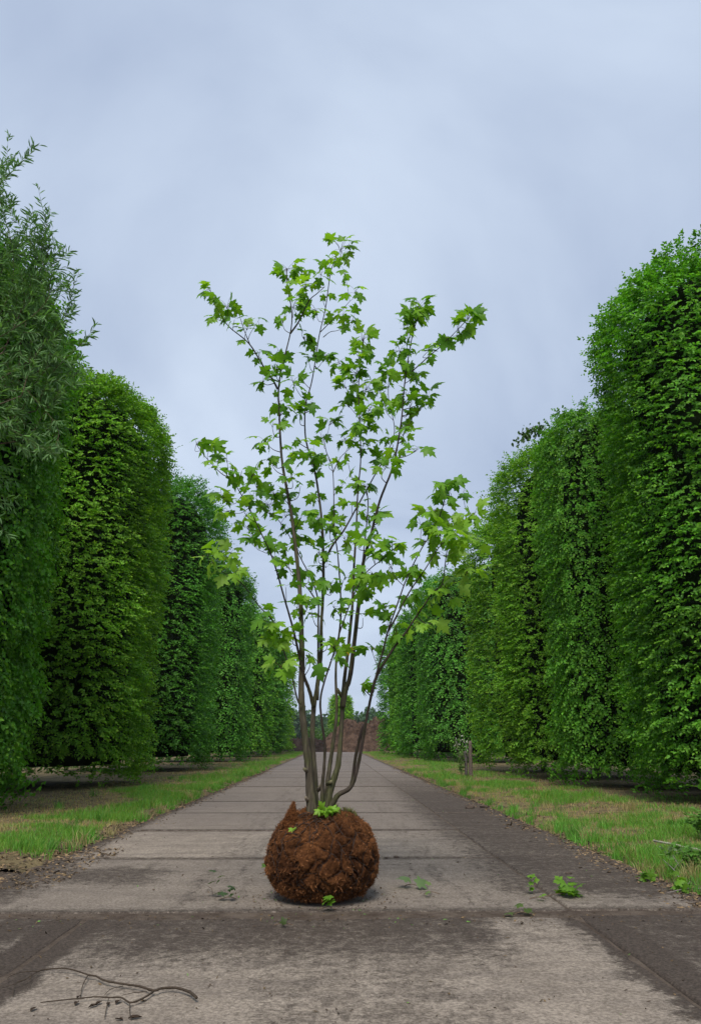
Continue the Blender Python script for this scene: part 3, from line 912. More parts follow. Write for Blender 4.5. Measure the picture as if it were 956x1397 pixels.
cb.put(Vc, None, np.stack((i + j, i + j2, i + npt + j2, i + npt + j), -1).reshape(-1, 4), np.array((0.105, 0.042, 0.016)) * rng.uniform(.5, 1.3, (npt * nr, 1)))
add('wrap_corner', cb.mesh('wrap_corner', True), M_COIR, ball)
n = 2600
i_ = rng.integers(0, len(Vc), n); P = Vc[i_] + rng.normal(size=(n, 3)) * .003; Dd = unit(rng.normal(size=(n, 3)) + np.array((-.2, -.3, .3))); Lf = rng.uniform(.008, .024, n); Sd = unit(np.cross(Dd, rng.normal(size=(n, 3)))) * rng.uniform(.0008, .0016, (n, 1))
v = np.stack((P - Sd, P + Sd, P + Dd * Lf[:, None]), 1).reshape(-1, 3); ii = np.arange(n) * 3
o = add('corner_fibres', mesh_np('corner_fibres', v, [np.stack((ii, ii + 1, ii + 2), -1)], None, np.repeat(np.array((.11, .046, .018)) * rng.uniform(.4, 2.6, (n, 1)), 3, 0)), M_FIBRE, ball); o['kind'] = 'stuff'

# ---- stems traced as real curves, each at its own depth
SC = mpp(5.95)
STEM_COL = (0.098, 0.082, 0.054)
TWIG_COL = (0.060, 0.038, 0.030)
stems = {}
# name: (points px, radius px at start / end, depth at start / end relative to TY)
SD = {
 'A': ([(426,1112),(424,1085),(421,1045),(415,996),(411,950),(412,900),(411,860),(410,820),(405,763),(398,705),(391,666),(385,631),(382,590),(381,563),(380,531),(385,499),(396,455),(398,425),(392,390),(391,366)], 6.3, .8, -.02, .10),
 'A1': ([(379,531),(372,518),(359,499),(340,469),(315,448),(304,434),(294,411),(286,399)], 1.8, .5, .05, -.35),
 'A2': ([(396,455),(408,438),(421,411),(433,400),(443,391)], 1.7, .6, .08, -.10),
 'A3': ([(341,470),(333,450),(326,428)], .9, .4, -.12, -.2),
 'B': ([(431,1112),(430,1085),(428,1045),(426,1006),(428,965),(433,935),(438,891),(438,860),(441,797),(440,728),(435,677),(428,636),(419,608),(416,586),(417,552),(426,517),(435,460),(444,420),(451,372),(460,345)], 4.7, .7, .06, .35),
 'B1': ([(437,453),(448,442),(460,430),(477,411)], .9, .4, .28, .1),
 'B2': ([(441,460),(450,453),(460,451),(474,446)], .8, .4, .29, .5),
 'C': ([(428,965),(422,942),(415,923),(408,894),(399,855),(389,820),(373,765),(359,733),(340,693),(322,661),(317,634)], 2.9, .6, .07, -.5),
 'C1': ([(323,663),(312,652),(301,645),(281,624),(268,606)], 1.0, .4, -.42, -.6),
 'D': ([(433,955),(434,920),(434,889),(434,850),(434,820),(426,792),(412,765),(398,737),(380,710),(363,698),(350,685)], 2.2, .5, .0, .45),
 'D1': ([(433,822),(420,803),(407,790),(388,770),(370,758),(352,750)], 1.2, .4, .1, .3),
 'E': ([(439,1104),(440,1069),(442,1048),(443,1017),(439,985),(437,955),(443,928),(453,898),(465,858),(480,818),(498,783),(525,760),(545,742)], 2.6, .6, -.1, -.5),
 'F': ([(445,1104),(447,1066),(453,1023),(459,975),(458,929),(459,895),(465,833),(461,760),(456,720),(454,643),(445,616),(441,593)], 3.6, .6, .12, .6),
 'F1': ([(454,645),(460,632),(467,621),(484,606)], .9, .4, .45, .6),
 'G': ([(443,1108),(449,1082),(457,1058),(462,1038),(466,985),(468,944),(474,891),(480,833),(483,770),(486,720),(488,670),(492,620),(489,530),(493,488),(496,463)], 5.3, .7, -.06, .15),
 'G2': ([(467,965),(471,942),(478,918),(489,826),(495,770),(505,733),(518,683),(536,635),(547,576),(551,530),(556,493),(563,455),(573,423)], 4.2, .7, -.03, -.35),
 'G3': ([(560,508),(566,503),(586,485),(606,468),(638,435)], 1.2, .5, -.3, -.65),
 'H': ([(441,770),(453,745),(468,725),(485,695),(510,650),(525,623),(538,588),(530,545),(530,515)], 2.0, .6, .2, .75),
 'H1': ([(500,668),(502,690),(499,725),(494,770)], .9, .9, .4, .1),
 'I': ([(448,1108),(454,1096),(462,1084),(476,1076),(484,1061),(491,1031),(497,996),(506,950),(514,918),(523,885),(530,858),(543,821),(555,788),(575,748),(592,722),(604,690),(608,664)], 3.9, .6, -.1, -.5),
 'I2': ([(507,945),(514,922),(535,887),(553,863),(571,836),(591,808),(603,796),(608,760),(612,735)], 2.4, .6, -.2, -.55),
 'I3': ([(530,860),(538,846),(558,808),(580,776),(600,745),(630,715),(646,700)], 1.6, .5, -.3, -.5),
 'I4': ([(478,1074),(481,1061),(485,1033),(490,1010),(496,988)], 2.3, 2.0, -.02, -.12),
 'J': ([(411,960),(406,955),(397,918),(385,882),(374,850),(352,825),(330,796),(310,785),(288,765)], 1.5, .5, -.05, -.5),
}
trunks = {}
for nme, (pp, r0, r1, d0, d1) in SD.items():
    pp = np.array(pp, float); kk = len(pp)
    L_ = np.r_[0, np.cumsum(np.linalg.norm(np.diff(pp, axis=0), axis=1))]; L_ /= L_[-1]
    dp = TY + d0 + (d1 - d0) * L_
    pts = np.array([at(px, py, Y) for (px, py), Y in zip(pp, dp)])
    c3 = catmull(pts, 6)
    tt = np.linspace(0, 1, len(c3))
    rr = (r1 + (r0 - r1) * (1 - tt) ** 1.9) * SC
    if nme in 'ABEFGI':
        rr = rr * (1 + .45 * np.exp(-tt * 26))
    c2 = catmull(np.c_[pp, dp], 6)
    stems[nme] = dict(p3=c3, px=c2[:, :2], Y=c2[:, 2], r=rr, mb=MB())
    fresh = np.clip((tt - .35) * 2.2, 0, 1)[:, None] if nme in 'ABFG' else np.clip(tt * 2 + .2, 0, 1)[:, None]
    ns_ = 10 if r0 > 3 else 6
    cc = np.array(STEM_COL) * (1 - fresh) + np.array((0.052, 0.036, 0.031)) * fresh
    stems[nme]['cc'] = cc
    stems[nme]['mb'].tube(c3, rr, ns_, np.vstack((np.repeat(cc, ns_, 0), cc[:1], cc[-1:])), 0.05)
# pruned stubs near the base
for (px, py, ex, ey, dY) in ((419, 1052, 415, 1049, -.08), (434, 1078, 439, 1070, -.1), (421, 1094, 417, 1088, -.08), (447, 1070, 452, 1066, -.1), (466, 950, 460, 940, -.08)):
    stems['A' if px < 430 else 'G']['mb'].tube([at(px, py, TY + dY * .3), at(ex, ey, TY + dY)], [.016, .012], 7, (0.20, 0.16, 0.12))

# ---- maple leaf blades
def maple_leaf(name, seed):
    g3 = np.random.default_rng(seed)
    half = [(0.07, -0.05), (0.20, -0.06), (0.40, 0.00), (0.34, 0.10), (0.30, 0.20), (0.46, 0.30), (0.62, 0.56), (0.45, 0.52), (0.40, 0.60), (0.25, 0.50), (0.20, 0.60), (0.27, 0.74), (0.12, 0.80), (0.0, 1.06)]
    out = [(0.0, 0.03)] + half + [(-x, y) for x, y in half[:-1][::-1]]
    o2 = np.array(out) + g3.normal(size=(len(out), 2)) * .018
    c_ = np.array((0.0, 0.33))
    mid = c_ + (o2 - c_) * .5
    def lift(q):
        r2 = ((q - c_) ** 2).sum(-1)
        ph = np.arctan2(q[:, 0], q[:, 1] - .1)
        return -g3c * r2 + .055 * np.cos(ph * 5) * np.sqrt(r2) + g3t * q[:, 0] * q[:, 1] - g3d * np.maximum(q[:, 1] - .3, 0) ** 2
    g3c, g3t, g3d = g3.uniform(.05, .5), g3.normal() * .25, g3.uniform(0, .5)
    N = len(o2)
    xy = np.vstack((o2, mid, c_[None]))
    v = np.c_[xy, lift(xy)]
    j = np.arange(N); j2 = (j + 1) % N
    f4 = np.stack((j, j2, N + j2, N + j), -1); f3 = np.stack((N + j, N + j2, np.full(N, 2 * N)), -1)
    return v, f3, f4
LEAF = [maple_leaf('l', s) for s in range(8)]
GREENS = [(0.160, 0.345, 0.024), (0.130, 0.305, 0.026), (0.205, 0.400, 0.032), (0.100, 0.255, 0.028), (0.245, 0.430, 0.055)]
LMESH = {}
def lmesh(vi, ci, extra=None):
    key = (vi, ci if extra is None else extra)
    if key not in LMESH:
        v_, f3_, f4_ = LEAF[vi]
        b_ = MB(); b_.put(v_, f3_, f4_, GREENS[ci] if extra is None else extra)
        me_ = b_.mesh('leaf', False); me_.materials.append(M_MAPLE); LMESH[key] = me_
    return LMESH[key]

leaves = []           # (matrix, variant, colour index, size)
def frame(p, ax, nn, s):
    ax = unit(np.asarray(ax, float)); sd = unit(np.cross(ax, nn)); nz = np.cross(sd, ax)
    m = np.eye(4); m[:3, 0] = sd * s; m[:3, 1] = ax * s; m[:3, 2] = nz * s; m[:3, 3] = p
    return m
def put_leaf(node, out, size, stem, bright=0, petiole=True, upf=.7):
    out = np.asarray(out, float)
    pl = size * rng.uniform(.2, .5)
    pd = unit(out * 1.0 + np.array((0, 0, rng.uniform(-.05, .5))) + rng.normal(size=3) * .2)
    base = node + pd * pl
    if petiole:
        stem['mb'].tube(np.array([node, node + pd * pl * .55 + np.array((0, 0, .006)), base]), .0013, 3, (0.16, 0.10, 0.05))
    ax = unit(pd * .8 + np.array((0, 0, -rng.uniform(.15, .85))) + rng.normal(size=3) * .22)
    nn = unit(np.array((0, 0, 1.0)) * upf + np.array((0, -1.0, .1)) * rng.uniform(-.1, .75) + rng.normal(size=3) * .42)
    if bright: ci = int(rng.choice((0, 2, 4, 2)))
    else: ci = int(rng.choice((0, 1, 1, 3, 2)))
    leaves.append((frame(base, ax, nn, size), int(rng.integers(0, 8)), ci, size))

CL = """465 342 27 13 15 b|438 375 11 9 5|470 374 7 6 3|452 358 10 8 4|392 368 18 17 12|416 394 14 12 9 b|400 420 20 14 12|430 424 17 9 8|385 440 9 12 5|447 405 7 7 3|485 400 11 8 5
468 430 7 6 3|480 441 13 9 6|413 463 14 8 7|425 471 7 4 2|381 483 9 5 3|378 504 8 10 5|400 525 13 8 7|358 522 13 6 5|382 515 6 6 2|380 552 8 6 4|391 560 8 5 3|421 493 8 7 4|410 510 6 5 2|425 550 6 5 2|409 568 8 8 4|371 583 9 5 3
287 398 12 5 4|293 418 7 7 3|310 420 20 11 9|297 436 11 7 4|320 438 5 4 2|337 450 13 6 5|350 443 8 3 2|353 487 8 9 4
445 487 13 12 7|461 496 11 11 5|495 465 15 15 13 b|490 490 15 15 12|485 510 15 13 10|470 530 13 8 6|500 532 17 13 11 b|475 555 13 11 8|505 560 15 13 10|490 580 17 9 8|508 578 18 9 8 b|530 513 15 17 13|520 540 14 11 7|525 560 11 9 6
573 420 15 13 11|560 435 13 13 10|550 430 6 8 3|555 455 13 11 8|545 480 13 9 7|585 480 11 11 7|557 497 8 8 4|568 512 11 7 5|638 437 10 11 9|625 450 11 9 7|612 463 9 6 4
583 545 12 8 6|560 555 11 9 6|575 560 10 7 4|562 573 8 5 3|555 540 8 7 3|550 595 10 7 5|530 600 11 8 5|568 617 12 6 5|540 617 7 6 3
450 580 17 8 8|440 600 13 6 5|470 600 11 8 5|485 600 11 9 5|430 620 9 7 4|450 630 10 6 3|475 635 6 5 2|515 635 9 8 4|495 610 10 6 4|525 640 8 6 3|498 665 20 6 9|470 660 8 5 2|437 643 9 10 5|480 690 9 5 3|517 705 7 6 4|500 705 8 6 3
361 605 11 11 6|365 628 6 8 3|371 637 5 4 2|310 630 9 6 4|309 647 6 6 3|330 645 7 4 2|286 613 8 7 4|268 607 8 6 3|303 682 19 7 8 b|310 700 13 8 5 b|345 650 10 9 5|350 665 13 8 6|375 675 15 9 9|345 680 13 9 7|365 690 17 9 9|385 680 9 8 5|335 705 8 6 3|390 706 11 9 6
338 722 14 6 6|337 738 13 7 5|360 735 11 6 4|372 745 13 7 6|390 750 6 4 2|395 725 13 8 6|411 738 8 6 4|398 652 6 5 3|410 665 7 4 2|412 705 6 7 2|283 763 13 11 7 b|315 758 8 14 5 b|315 786 13 11 6 b
425 630 8 6 4|407 604 9 8 4|400 620 11 5 4|430 680 9 6 4|432 700 8 5 3|435 710 9 6 4|455 705 9 7 4|435 757 8 8 5|450 725 10 8 4|470 735 9 8 4|460 715 9 8 4|445 775 9 7 3|395 777 8 5 3|390 803 6 2 2|420 780 8 6 3|422 825 11 8 6|425 840 10 7 4|405 830 8 6 3|452 800 9 8 4|455 830 9 6 4
470 790 10 5 4|500 740 17 7 9|515 765 11 9 7|510 752 10 7 5|535 745 11 6 5 b|533 775 9 8 5|500 800 13 13 10|510 785 11 8 6|560 785 15 7 8|561 820 9 8 5|525 830 8 5 3|530 855 9 9 4|540 862 6 8 3|507 890 8 4 4|495 845 5 4 2|455 885 13 4 6|450 905 6 4 2|495 936 9 3 3
608 663 12 8 6|600 676 11 8 5|616 680 10 6 4|632 672 8 4 2|590 700 18 9 9 b|610 712 20 11 12 b|645 706 13 11 8 b|575 720 11 8 6|600 730 18 11 10 b|630 737 18 13 12 b|650 742 8 10 4 b|585 745 13 9 6 b|610 760 18 9 9 b|640 782 17 9 9 b|620 795 15 9 7 b|600 810 11 8 5 b|615 818 13 6 5 b|565 858 9 6 5 b|590 850 8 5 3 b
365 860 13 7 6 b|375 877 13 6 5 b|364 843 9 7 4|382 873 12 10 5 b|382 910 14 5 6 b|400 870 8 7 3|418 900 8 6 4|423 906 7 4 2|445 880 6 5 2"""
for row in CL.replace('\n', '|').split('|'):
    f_ = row.split(); cx_, cy_, rx_, ry_, n_ = map(float, f_[:5]); br = len(f_) > 5
    best = None
    for nme, s_ in stems.items():
        # a point somewhat below the cluster on the nearest stem
        d_ = np.hypot(s_['px'][:, 0] - cx_, (s_['px'][:, 1] - (cy_ + 14)) * .85)
        i_ = int(d_.argmin())
        if best is None or d_[i_] < best[0]: best = (d_[i_], nme, i_)
    s_ = stems[best[1]]; i0 = best[2]
    Ys = s_['Y'][i0] + rng.normal() * .10 + np.clip(best[0] / 200, 0, .3) * rng.choice((-1, 1))
    start = s_['p3'][i0]
    cpt = at(cx_, cy_ - 2, Ys)
    midp = start * .5 + cpt * .5 + np.array((0, 0, -.02)) + rng.normal(size=3) * .02
    tw = catmull([start, midp, cpt], 5)
    if True:
        s_['mb'].tube(tw, np.linspace(min(.0045, s_['r'][i0] * .7), .0018, len(tw)), 5, TWIG_COL)
    n_ = int(round(n_ * 1.18))
    ext = max(rx_, ry_) * mpp(Ys)
    for q in range(n_):
        a_ = rng.uniform(0, 6.283)
        rad_ = math.sqrt(rng.random()) * .95
        off_ = np.array((math.cos(a_) * rx_ * rad_ * mpp(Ys), rng.normal() * ext * .55, math.sin(a_) * ry_ * rad_ * mpp(Ys)))
        node = cpt + off_ * np.array((.42, .8, .5)) + np.array((0, 0, .012))
        size = rng.uniform(.070, .132)
        outd = unit(off_ * np.array((1, 1, .6)) + rng.normal(size=3) * .02)
        if off_[2] != 0 and n_ > 3:
            s_['mb'].tube(np.array([cpt - (cpt - start) * .15, node * .5 + cpt * .5, node]), .0014, 3, TWIG_COL)
        # leaf base sits so that the blade covers the sampled spot
        put_leaf(node, outd, size, s_, br)
# pairs of small leaves sitting along the stems
for nme, s_ in stems.items():
    py_ = s_['px'][:, 1]
    for i_ in range(3, len(py_) - 1):
        if py_[i_] < 880 and rng.random() < .20 and nme not in ('I4',):
            put_leaf(s_['p3'][i_], unit(rng.normal(size=3) * np.array((1, 1, .3))), rng.uniform(.06, .10), s_)
# leafy sprout on top of the ball and the single yellow leaf
for q in range(11):
    put_leaf(at(441 + rng.normal() * 4, 1108 + rng.normal() * 2, TY - .16), unit(np.array((rng.normal(), -.5, .3))), rng.uniform(.05, .075), stems['G'], True)
for q in range(3):
    put_leaf(at(402 + rng.normal() * 2, 1131, TY - .40), unit(np.array((rng.normal(), -.8, .2))), .035, stems['A'], True, False)
for nme, s_ in stems.items():
    o = add('stem', s_['mb'].mesh('stem', True), M_BARK, TREE)
# biggest blades become parts of their own, the rest one mass
ploc = Vector(TREE.location)
cam_p = np.array((0, 0, CAM_H))
order = sorted(range(len(leaves)), key=lambda i: -leaves[i][3] / np.linalg.norm(leaves[i][0][:3, 3] - cam_p))
NOWN = 300
for i_ in order[:NOWN]:
    m_, vi, ci, _ = leaves[i_]
    o = bpy.data.objects.new('leaf', lmesh(vi, ci)); COL.objects.link(o); o.parent = TREE
    mm = Matrix(m_.tolist()); mm.translation = mm.translation - ploc
    o.matrix_basis = mm
mb = MB()
for i_ in order[NOWN:]:
    m_, vi, ci, _ = leaves[i_]
    v_, f3_, f4_ = LEAF[vi]
    mb.put(v_ @ m_[:3, :3].T + m_[:3, 3], f3_, f4_, np.tile(np.array(GREENS[ci]) * rng.uniform(.85, 1.15), (len(v_), 1)))
fo = add('foliage', mb.mesh('foliage'), M_MAPLE, TREE); fo['kind'] = 'stuff'
o = bpy.data.objects.new('leaf', lmesh(0, 0, (0.55, 0.36, 0.02))); COL.objects.link(o); o.parent = TREE
mm = Matrix(frame(at(473, 880, TY - .25), (0.2, -.2, -.9), (0, -1, .3), .08).tolist()); mm.translation -= ploc; o.matrix_basis = mm
o['label'] = 'single yellow leaf low among the stems'
# short moss and grass on the shoulder of the ball
n = 420
a_ = rng.uniform(-1.5, .4, n); rr_ = rng.uniform(.08, .36, n)
Pm = np.stack((BALL_C[0] + np.cos(a_) * rr_, BALL_C[1] + np.sin(a_) * rr_ * .8, np.zeros(n)), -1)
for q in range(n):
    best_, bi, _ = kd.find((Pm[q, 0], Pm[q, 1], .7)); Pm[q] = np.array(best_)
Cm = np.where(rng.random((n, 1)) < .6, np.array((.20, .16, .05)), np.array((.12, .17, .035))) * rng.uniform(.6, 1.2, (n, 1))
mo = add('moss', blade_mesh('moss', Pm, rng.uniform(.012, .045, n), rng.uniform(.002, .004, n), Cm, 1.4), M_GRASS, TREE); mo['kind'] = 'stuff'

# ------------------------------------------------------------------ willow reaching in from the left
WIL = empty('willow', (-6.9, 9.4, 0)); WY = 10.2
tag(WIL, 'feathery willow with narrow grey green leaves rising above the nearest left hedge', 'tree')
wt = MB()
wt.tube(catmull([(-6.9, 9.4, -.05), (-6.85, 9.45, 2.0), (-6.7, 9.6, 4.0), (-6.5, 9.8, 5.2)], 6), np.linspace(.14, .06, 19), 10, (0.11, 0.085, 0.06))
add('trunk', wt.mesh('trunk', True), M_TWIG, WIL)
wl_ = MB(); LP, LA, LN, LL, LC = [], [], [], [], []
crown0 = np.array((-6.5, 9.8, 5.0))
def willow_shoot(p0, p1, r0=.008, side=True, dens=1.0, bow=.12):
    L0 = np.linalg.norm(p1 - p0)
    mid_ = (p0 + p1) / 2 + np.array((rng.normal() * bow, rng.normal() * bow, -.05)) * L0
    c_ = catmull([p0, mid_, p1], 8)
    wl_.tube(c_, np.linspace(r0, .0015, len(c_)), 5, (0.085, 0.060, 0.035))
    def leaves_on(c, dn):
        seg = np.linalg.norm(np.diff(c, axis=0), axis=1).sum()
        m_ = max(4, int(seg * 34 * dn))
        t_ = rng.uniform(.08, 1.0, m_) * (len(c) - 1); i_ = np.minimum(t_.astype(int), len(c) - 2); f_ = (t_ - i_)[:, None]
        P_ = c[i_] * (1 - f_) + c[i_ + 1] * f_
        D_ = unit(c[i_ + 1] - c[i_])
        S_ = unit(np.cross(D_, rng.normal(size=(m_, 3))))
        LP.append(P_); LA.append(D_ * .75 + S_ * .75 + np.array((0, 0, -.18))); LN.append(unit(rng.normal(size=(m_, 3)) + np.array((0, -.3, .6))))
        LL.append(rng.uniform(.09, .165, m_))
        k_ = rng.uniform(.65, 1.3, (m_, 1))
        LC.append(np.array((.135, .262, .085)) * k_)
    leaves_on(c_, dens)
    if side:
        for _ in range(int(L0 * 7.5)):
            i_ = rng.integers(2, len(c_) - 2)
            d_ = unit(c_[i_ + 1] - c_[i_]); s2 = unit(np.cross(d_, rng.normal(size=3)))
            e_ = c_[i_] + (d_ * .75 + s2 * .65 + np.array((0, 0, .15))) * rng.uniform(.2, .52)
            q_ = catmull([c_[i_], (c_[i_] + e_) / 2 + np.array((0, 0, -.02)), e_], 4)
            wl_.tube(q_, np.linspace(.003, .001, len(q_)), 3, (0.085, 0.065, 0.035)); leaves_on(q_, dens)
for (sx, sy, tx, ty, dY) in ((-10, 470, 48, 196, .0), (5, 480, 70, 285, -.2), (10, 470, 84, 345, .1), (30, 500, 108, 372, 0), (50, 560, 128, 455, .2), (-15, 450, 22, 208, .3), (-30, 470, 2, 222, 0),
                           (-30, 480, 12, 280, -.3), (-20, 430, 40, 300, .3), (20, 520, 62, 400, .2), (-40, 500, -8, 240, .4), (30, 540, 100, 420, -.2), (40, 600, 112, 500, .2), (-50, 430, 30, 330, -.2),
                           (-10, 420, 52, 250, .35), (-40, 400, 10, 330, .1), (10, 440, 66, 320, .35)):
    p0 = at(sx, sy, WY + dY); p1 = at(tx, ty, WY + dY + rng.normal() * .2)
    wl_.tube(catmull([crown0 + rng.normal(size=3) * .1, (crown0 + p0) / 2 + np.array((0, 0, -.15)), p0], 5), np.linspace(.022, .008, 11), 5, (0.085, 0.065, 0.04))
    willow_shoot(p0, p1, .008, True, 1.15)
for q in range(36):
    sx = rng.uniform(-70, 70); sy = 395 + 215 * rng.random() ** 1.35
    lim = 76 - abs(sy - 500) * .12
    p0 = at(min(sx, lim - 30), sy, WY + rng.uniform(-.1, .55)); tx = min(sx + rng.uniform(5, 70), lim); ty = sy + rng.uniform(-40, 95) * (1 if rng.random() < .7 else 1.5)
    p1 = at(tx, ty, WY + rng.uniform(-.35, .3))
    willow_shoot(p0, p1, .005, True, 1.0, .2)
add('branches', wl_.mesh('branches', True), M_TWIG, WIL)
LPq, LLq = np.vstack(LP), np.concatenate(LL)
o = add('foliage', leaf_np('foliage', LPq, np.vstack(LA), np.vstack(LN), LLq, LLq * rng.uniform(.14, .20, len(LLq)), np.vstack(LC), True, .15), M_WILLOW, WIL); o['kind'] = 'stuff'

# arching birch-like twig beyond the second right column
TW = empty('overhanging_twig', tuple(at(745, 640, 20.8)))
tag(TW, 'thin arching twig with hanging leaves poking out above the right hedge row', 'twig')
t_ = MB(); c_ = catmull([at(752, 640, 20.8), at(748, 600, 20.7), at(738, 582, 20.6), at(722, 584, 20.5), at(708, 594, 20.4)], 8)
t_.tube(c_, np.linspace(.014, .004, len(c_)), 5, (.09, .06, .04)); add('twig', t_.mesh('twig', True), M_TWIG, TW)
m_ = 150; ii_ = rng.integers(8, len(c_), m_)
P_ = c_[ii_] + rng.normal(size=(m_, 3)) * .09 + np.array((0, 0, -.12)) * rng.random((m_, 1)) * 2
o = add('foliage', leaf_np('foliage', P_, rng.normal(size=(m_, 3)) * .5 + np.array((0, 0, -1)), rng.normal(size=(m_, 3)), rng.uniform(.10, .16, m_), rng.uniform(.06, .09, m_), np.array((.06, .12, .03)) * rng.uniform(.7, 1.3, (m_, 1))), M_HEDGE, TW); o['kind'] = 'stuff'

# ------------------------------------------------------------------ far end of the lane
def heap(name, cx, cy, rx, ry, h, seed, mat, label):
    nx, ny = 110, 60
    xs = np.linspace(-1.15, 1.15, nx); ys = np.linspace(-1.15, 1.15, ny)
    X, Y = np.meshgrid(xs, ys); r_ = np.sqrt(X ** 2 + Y ** 2)
    ns, ns2 = vnoise2(seed), vnoise2(seed + 1)
    Z = np.clip(1 - r_ ** 1.5, 0, 1) ** 1.05 * (.66 + .75 * ns(X * 2.2 + 9, Y * 2 + 4)) + np.clip(1.1 - r_, 0, 1) * .28 * (ns2(X * 9, Y * 7) - .5) + np.clip(1.1 - r_, 0, 1) * .34 * (ns(X * 25, Y * 18) - .5)
    Z = np.where(r_ > 1.1, -.1, Z * h - .05 + np.clip(1.1 - r_, 0, 1) * .5 * (ns2(X * 16 + 3, Y * 12) - .5))
    v = np.stack((cx + X * rx, cy + Y * ry, Z), -1).reshape(-1, 3)
    i = np.arange(ny - 1)[:, None] * nx; j = np.arange(nx - 1)[None, :]
    f = np.stack((i + j, i + j + 1, i + nx + j + 1, i + nx + j), -1).reshape(-1, 4)
    tag(add(name, mesh_np(name, v, [f], None, None, True), mat), label, 'soil heap', 'soil heaps at the end of the lane')
heap('soil_heap', 3.2, 91.0, 5.6, 4.4, 3.6, 51, M_MOUND, 'large reddish brown soil heap closing the right end of the lane')
heap('soil_heap', -3.2, 90.0, 4.6, 2.6, 1.35, 61, soil_mat('dark_mound_soil', (0.022, 0.016, 0.014), (0.065, 0.045, 0.038), 0.9, .25), 'low dark soil heap closing the left end of the lane')

# far wood
P_, N_, S_, C_ = [], [], [], []
for q in range(420):
    Yd = rng.uniform(330, 430); Xd = rng.uniform(-170, 170); hh = rng.uniform(9, 15) * (1.0 if Xd > -3 else 1.12); ww = rng.uniform(3, 6)
    m_ = 130
    u_ = unit(rng.normal(size=(m_, 3))) * rng.uniform(.7, 1.0, (m_, 1))
    P_.append(np.array((Xd, Yd, hh * .55)) + u_ * np.array((ww, ww, hh * .5)))
    N_.append(u_ + rng.normal(size=(m_, 3)) * .4); S_.append(rng.uniform(1.2, 2.6, m_)); C_.append(np.array((.055, .105, .04)) * rng.uniform(.6, 1.3) * rng.uniform(.7, 1.3, (m_, 1)))
P_, N_, S_, C_ = map(np.concatenate, (P_, N_, S_, C_))
A_ = np.cross(N_, rng.normal(size=N_.shape))
tag(add('distant_wood', leaf_np('distant_wood', P_, A_, N_, S_, S_ * .8, C_, False), M_HEDGE), 'hazy blue green wood on the horizon beyond the lane', 'wood', kind='stuff')
# rough growth beside the lone column
for q, (px_, Yb, lab) in enumerate(((428, 100, 'pale green bush behind the dark soil heap, far left of the lone column'), (446, 104, 'light green bush just left of the lone clipped column'))):
    cpt = at(px_, 1000, Yb)
    rt = empty('bush', (cpt[0], Yb, 0)); tag(rt, lab, 'bush', 'bushes behind the soil heaps')
    m_ = 900; u_ = unit(rng.normal(size=(m_, 3))) * rng.random((m_, 1)) ** .4
    P_ = np.array((cpt[0], Yb, 1.5)) + u_ * np.array((1.2, 1.0, 1.5)); P_[:, 2] = np.maximum(P_[:, 2], .05)
    o = add('foliage', leaf_np('foliage', P_, rng.normal(size=(m_, 3)), u_ + rng.normal(size=(m_, 3)) * .6, rng.uniform(.14, .28, m_), rng.uniform(.1, .18, m_), np.array((.09, .17, .04)) * rng.uniform(.7, 1.3, (m_, 1)), False), M_HEDGE, rt); o['kind'] = 'stuff'
    b_ = MB(); b_.tube([(cpt[0], Yb, -.05), (cpt[0], Yb, 1.4)], [.06, .03], 6, (.1, .08, .06)); add('stem', b_.mesh('stem', True), M_TWIG, rt)

# ------------------------------------------------------------------ wooden post with a pale weed
pg = ground(642, 1060); 
PO = empty('wooden_post', tuple(pg * np.array((1, 1, 0)))); tag(PO, 'short weathered wooden post on the right verge', 'post')
b_ = MB(); zz = np.linspace(-.05, 1.12, 12)
b_.tube(np.c_[pg[0] + .02 * zz, np.full(12, pg[1]), zz], np.r_[np.full(10, .062), .06, .05], 10, (.115, .092, .075), .02)
add('shaft', b_.mesh('shaft', False), M_WOOD, PO)
b_ = MB(); b_.tube(np.c_[np.full(6, pg[0] - .15), np.full(6, pg[1] - .03), np.linspace(-.03, .8, 6)], .05, 7, (.09, .08, .075)); add('side_stake', b_.mesh('side_stake'), M_WOOD, PO)
WE = empty('flowering_weed', (pg[0] - .32, pg[1] - .1, 0)); tag(WE, 'pale flowering weed growing beside the wooden post', 'weed')
b_ = MB()
LPp, LAp, LNp = [], [], []
for q in range(9):
    e_ = np.array((pg[0] - .32 + rng.normal() * .14, pg[1] - .1 + rng.normal() * .12, rng.uniform(.8, 1.35)))
    c_ = catmull([np.array((pg[0] - .32, pg[1] - .1, 0.0)), np.array((e_[0] * .4 + (pg[0] - .32) * .6, pg[1] - .1, e_[2] * .5)), e_], 4)
    b_.tube(c_, np.linspace(.006, .003, len(c_)), 4, (.12, .16, .06))
    for z_ in range(16):
        LPp.append(c_[rng.integers(2, len(c_))]); LAp.append(rng.normal(size=3)); LNp.append(rng.normal(size=3) + np.array((0, 0, .6)))
add('stalks', b_.mesh('stalks'), M_TWIG, WE)
LPp = np.array(LPp); m_ = len(LPp)
o = add('foliage', leaf_np('foliage', LPp, np.array(LAp), np.array(LNp), rng.uniform(.06, .13, m_), rng.uniform(.03, .06, m_), np.where((LPp[:, 2:3] > .85) & (rng.random((m_, 1)) < .6), np.array((.5, .5, .46)), np.array((.11, .19, .05)))), M_HEDGE, WE); o['kind'] = 'stuff'

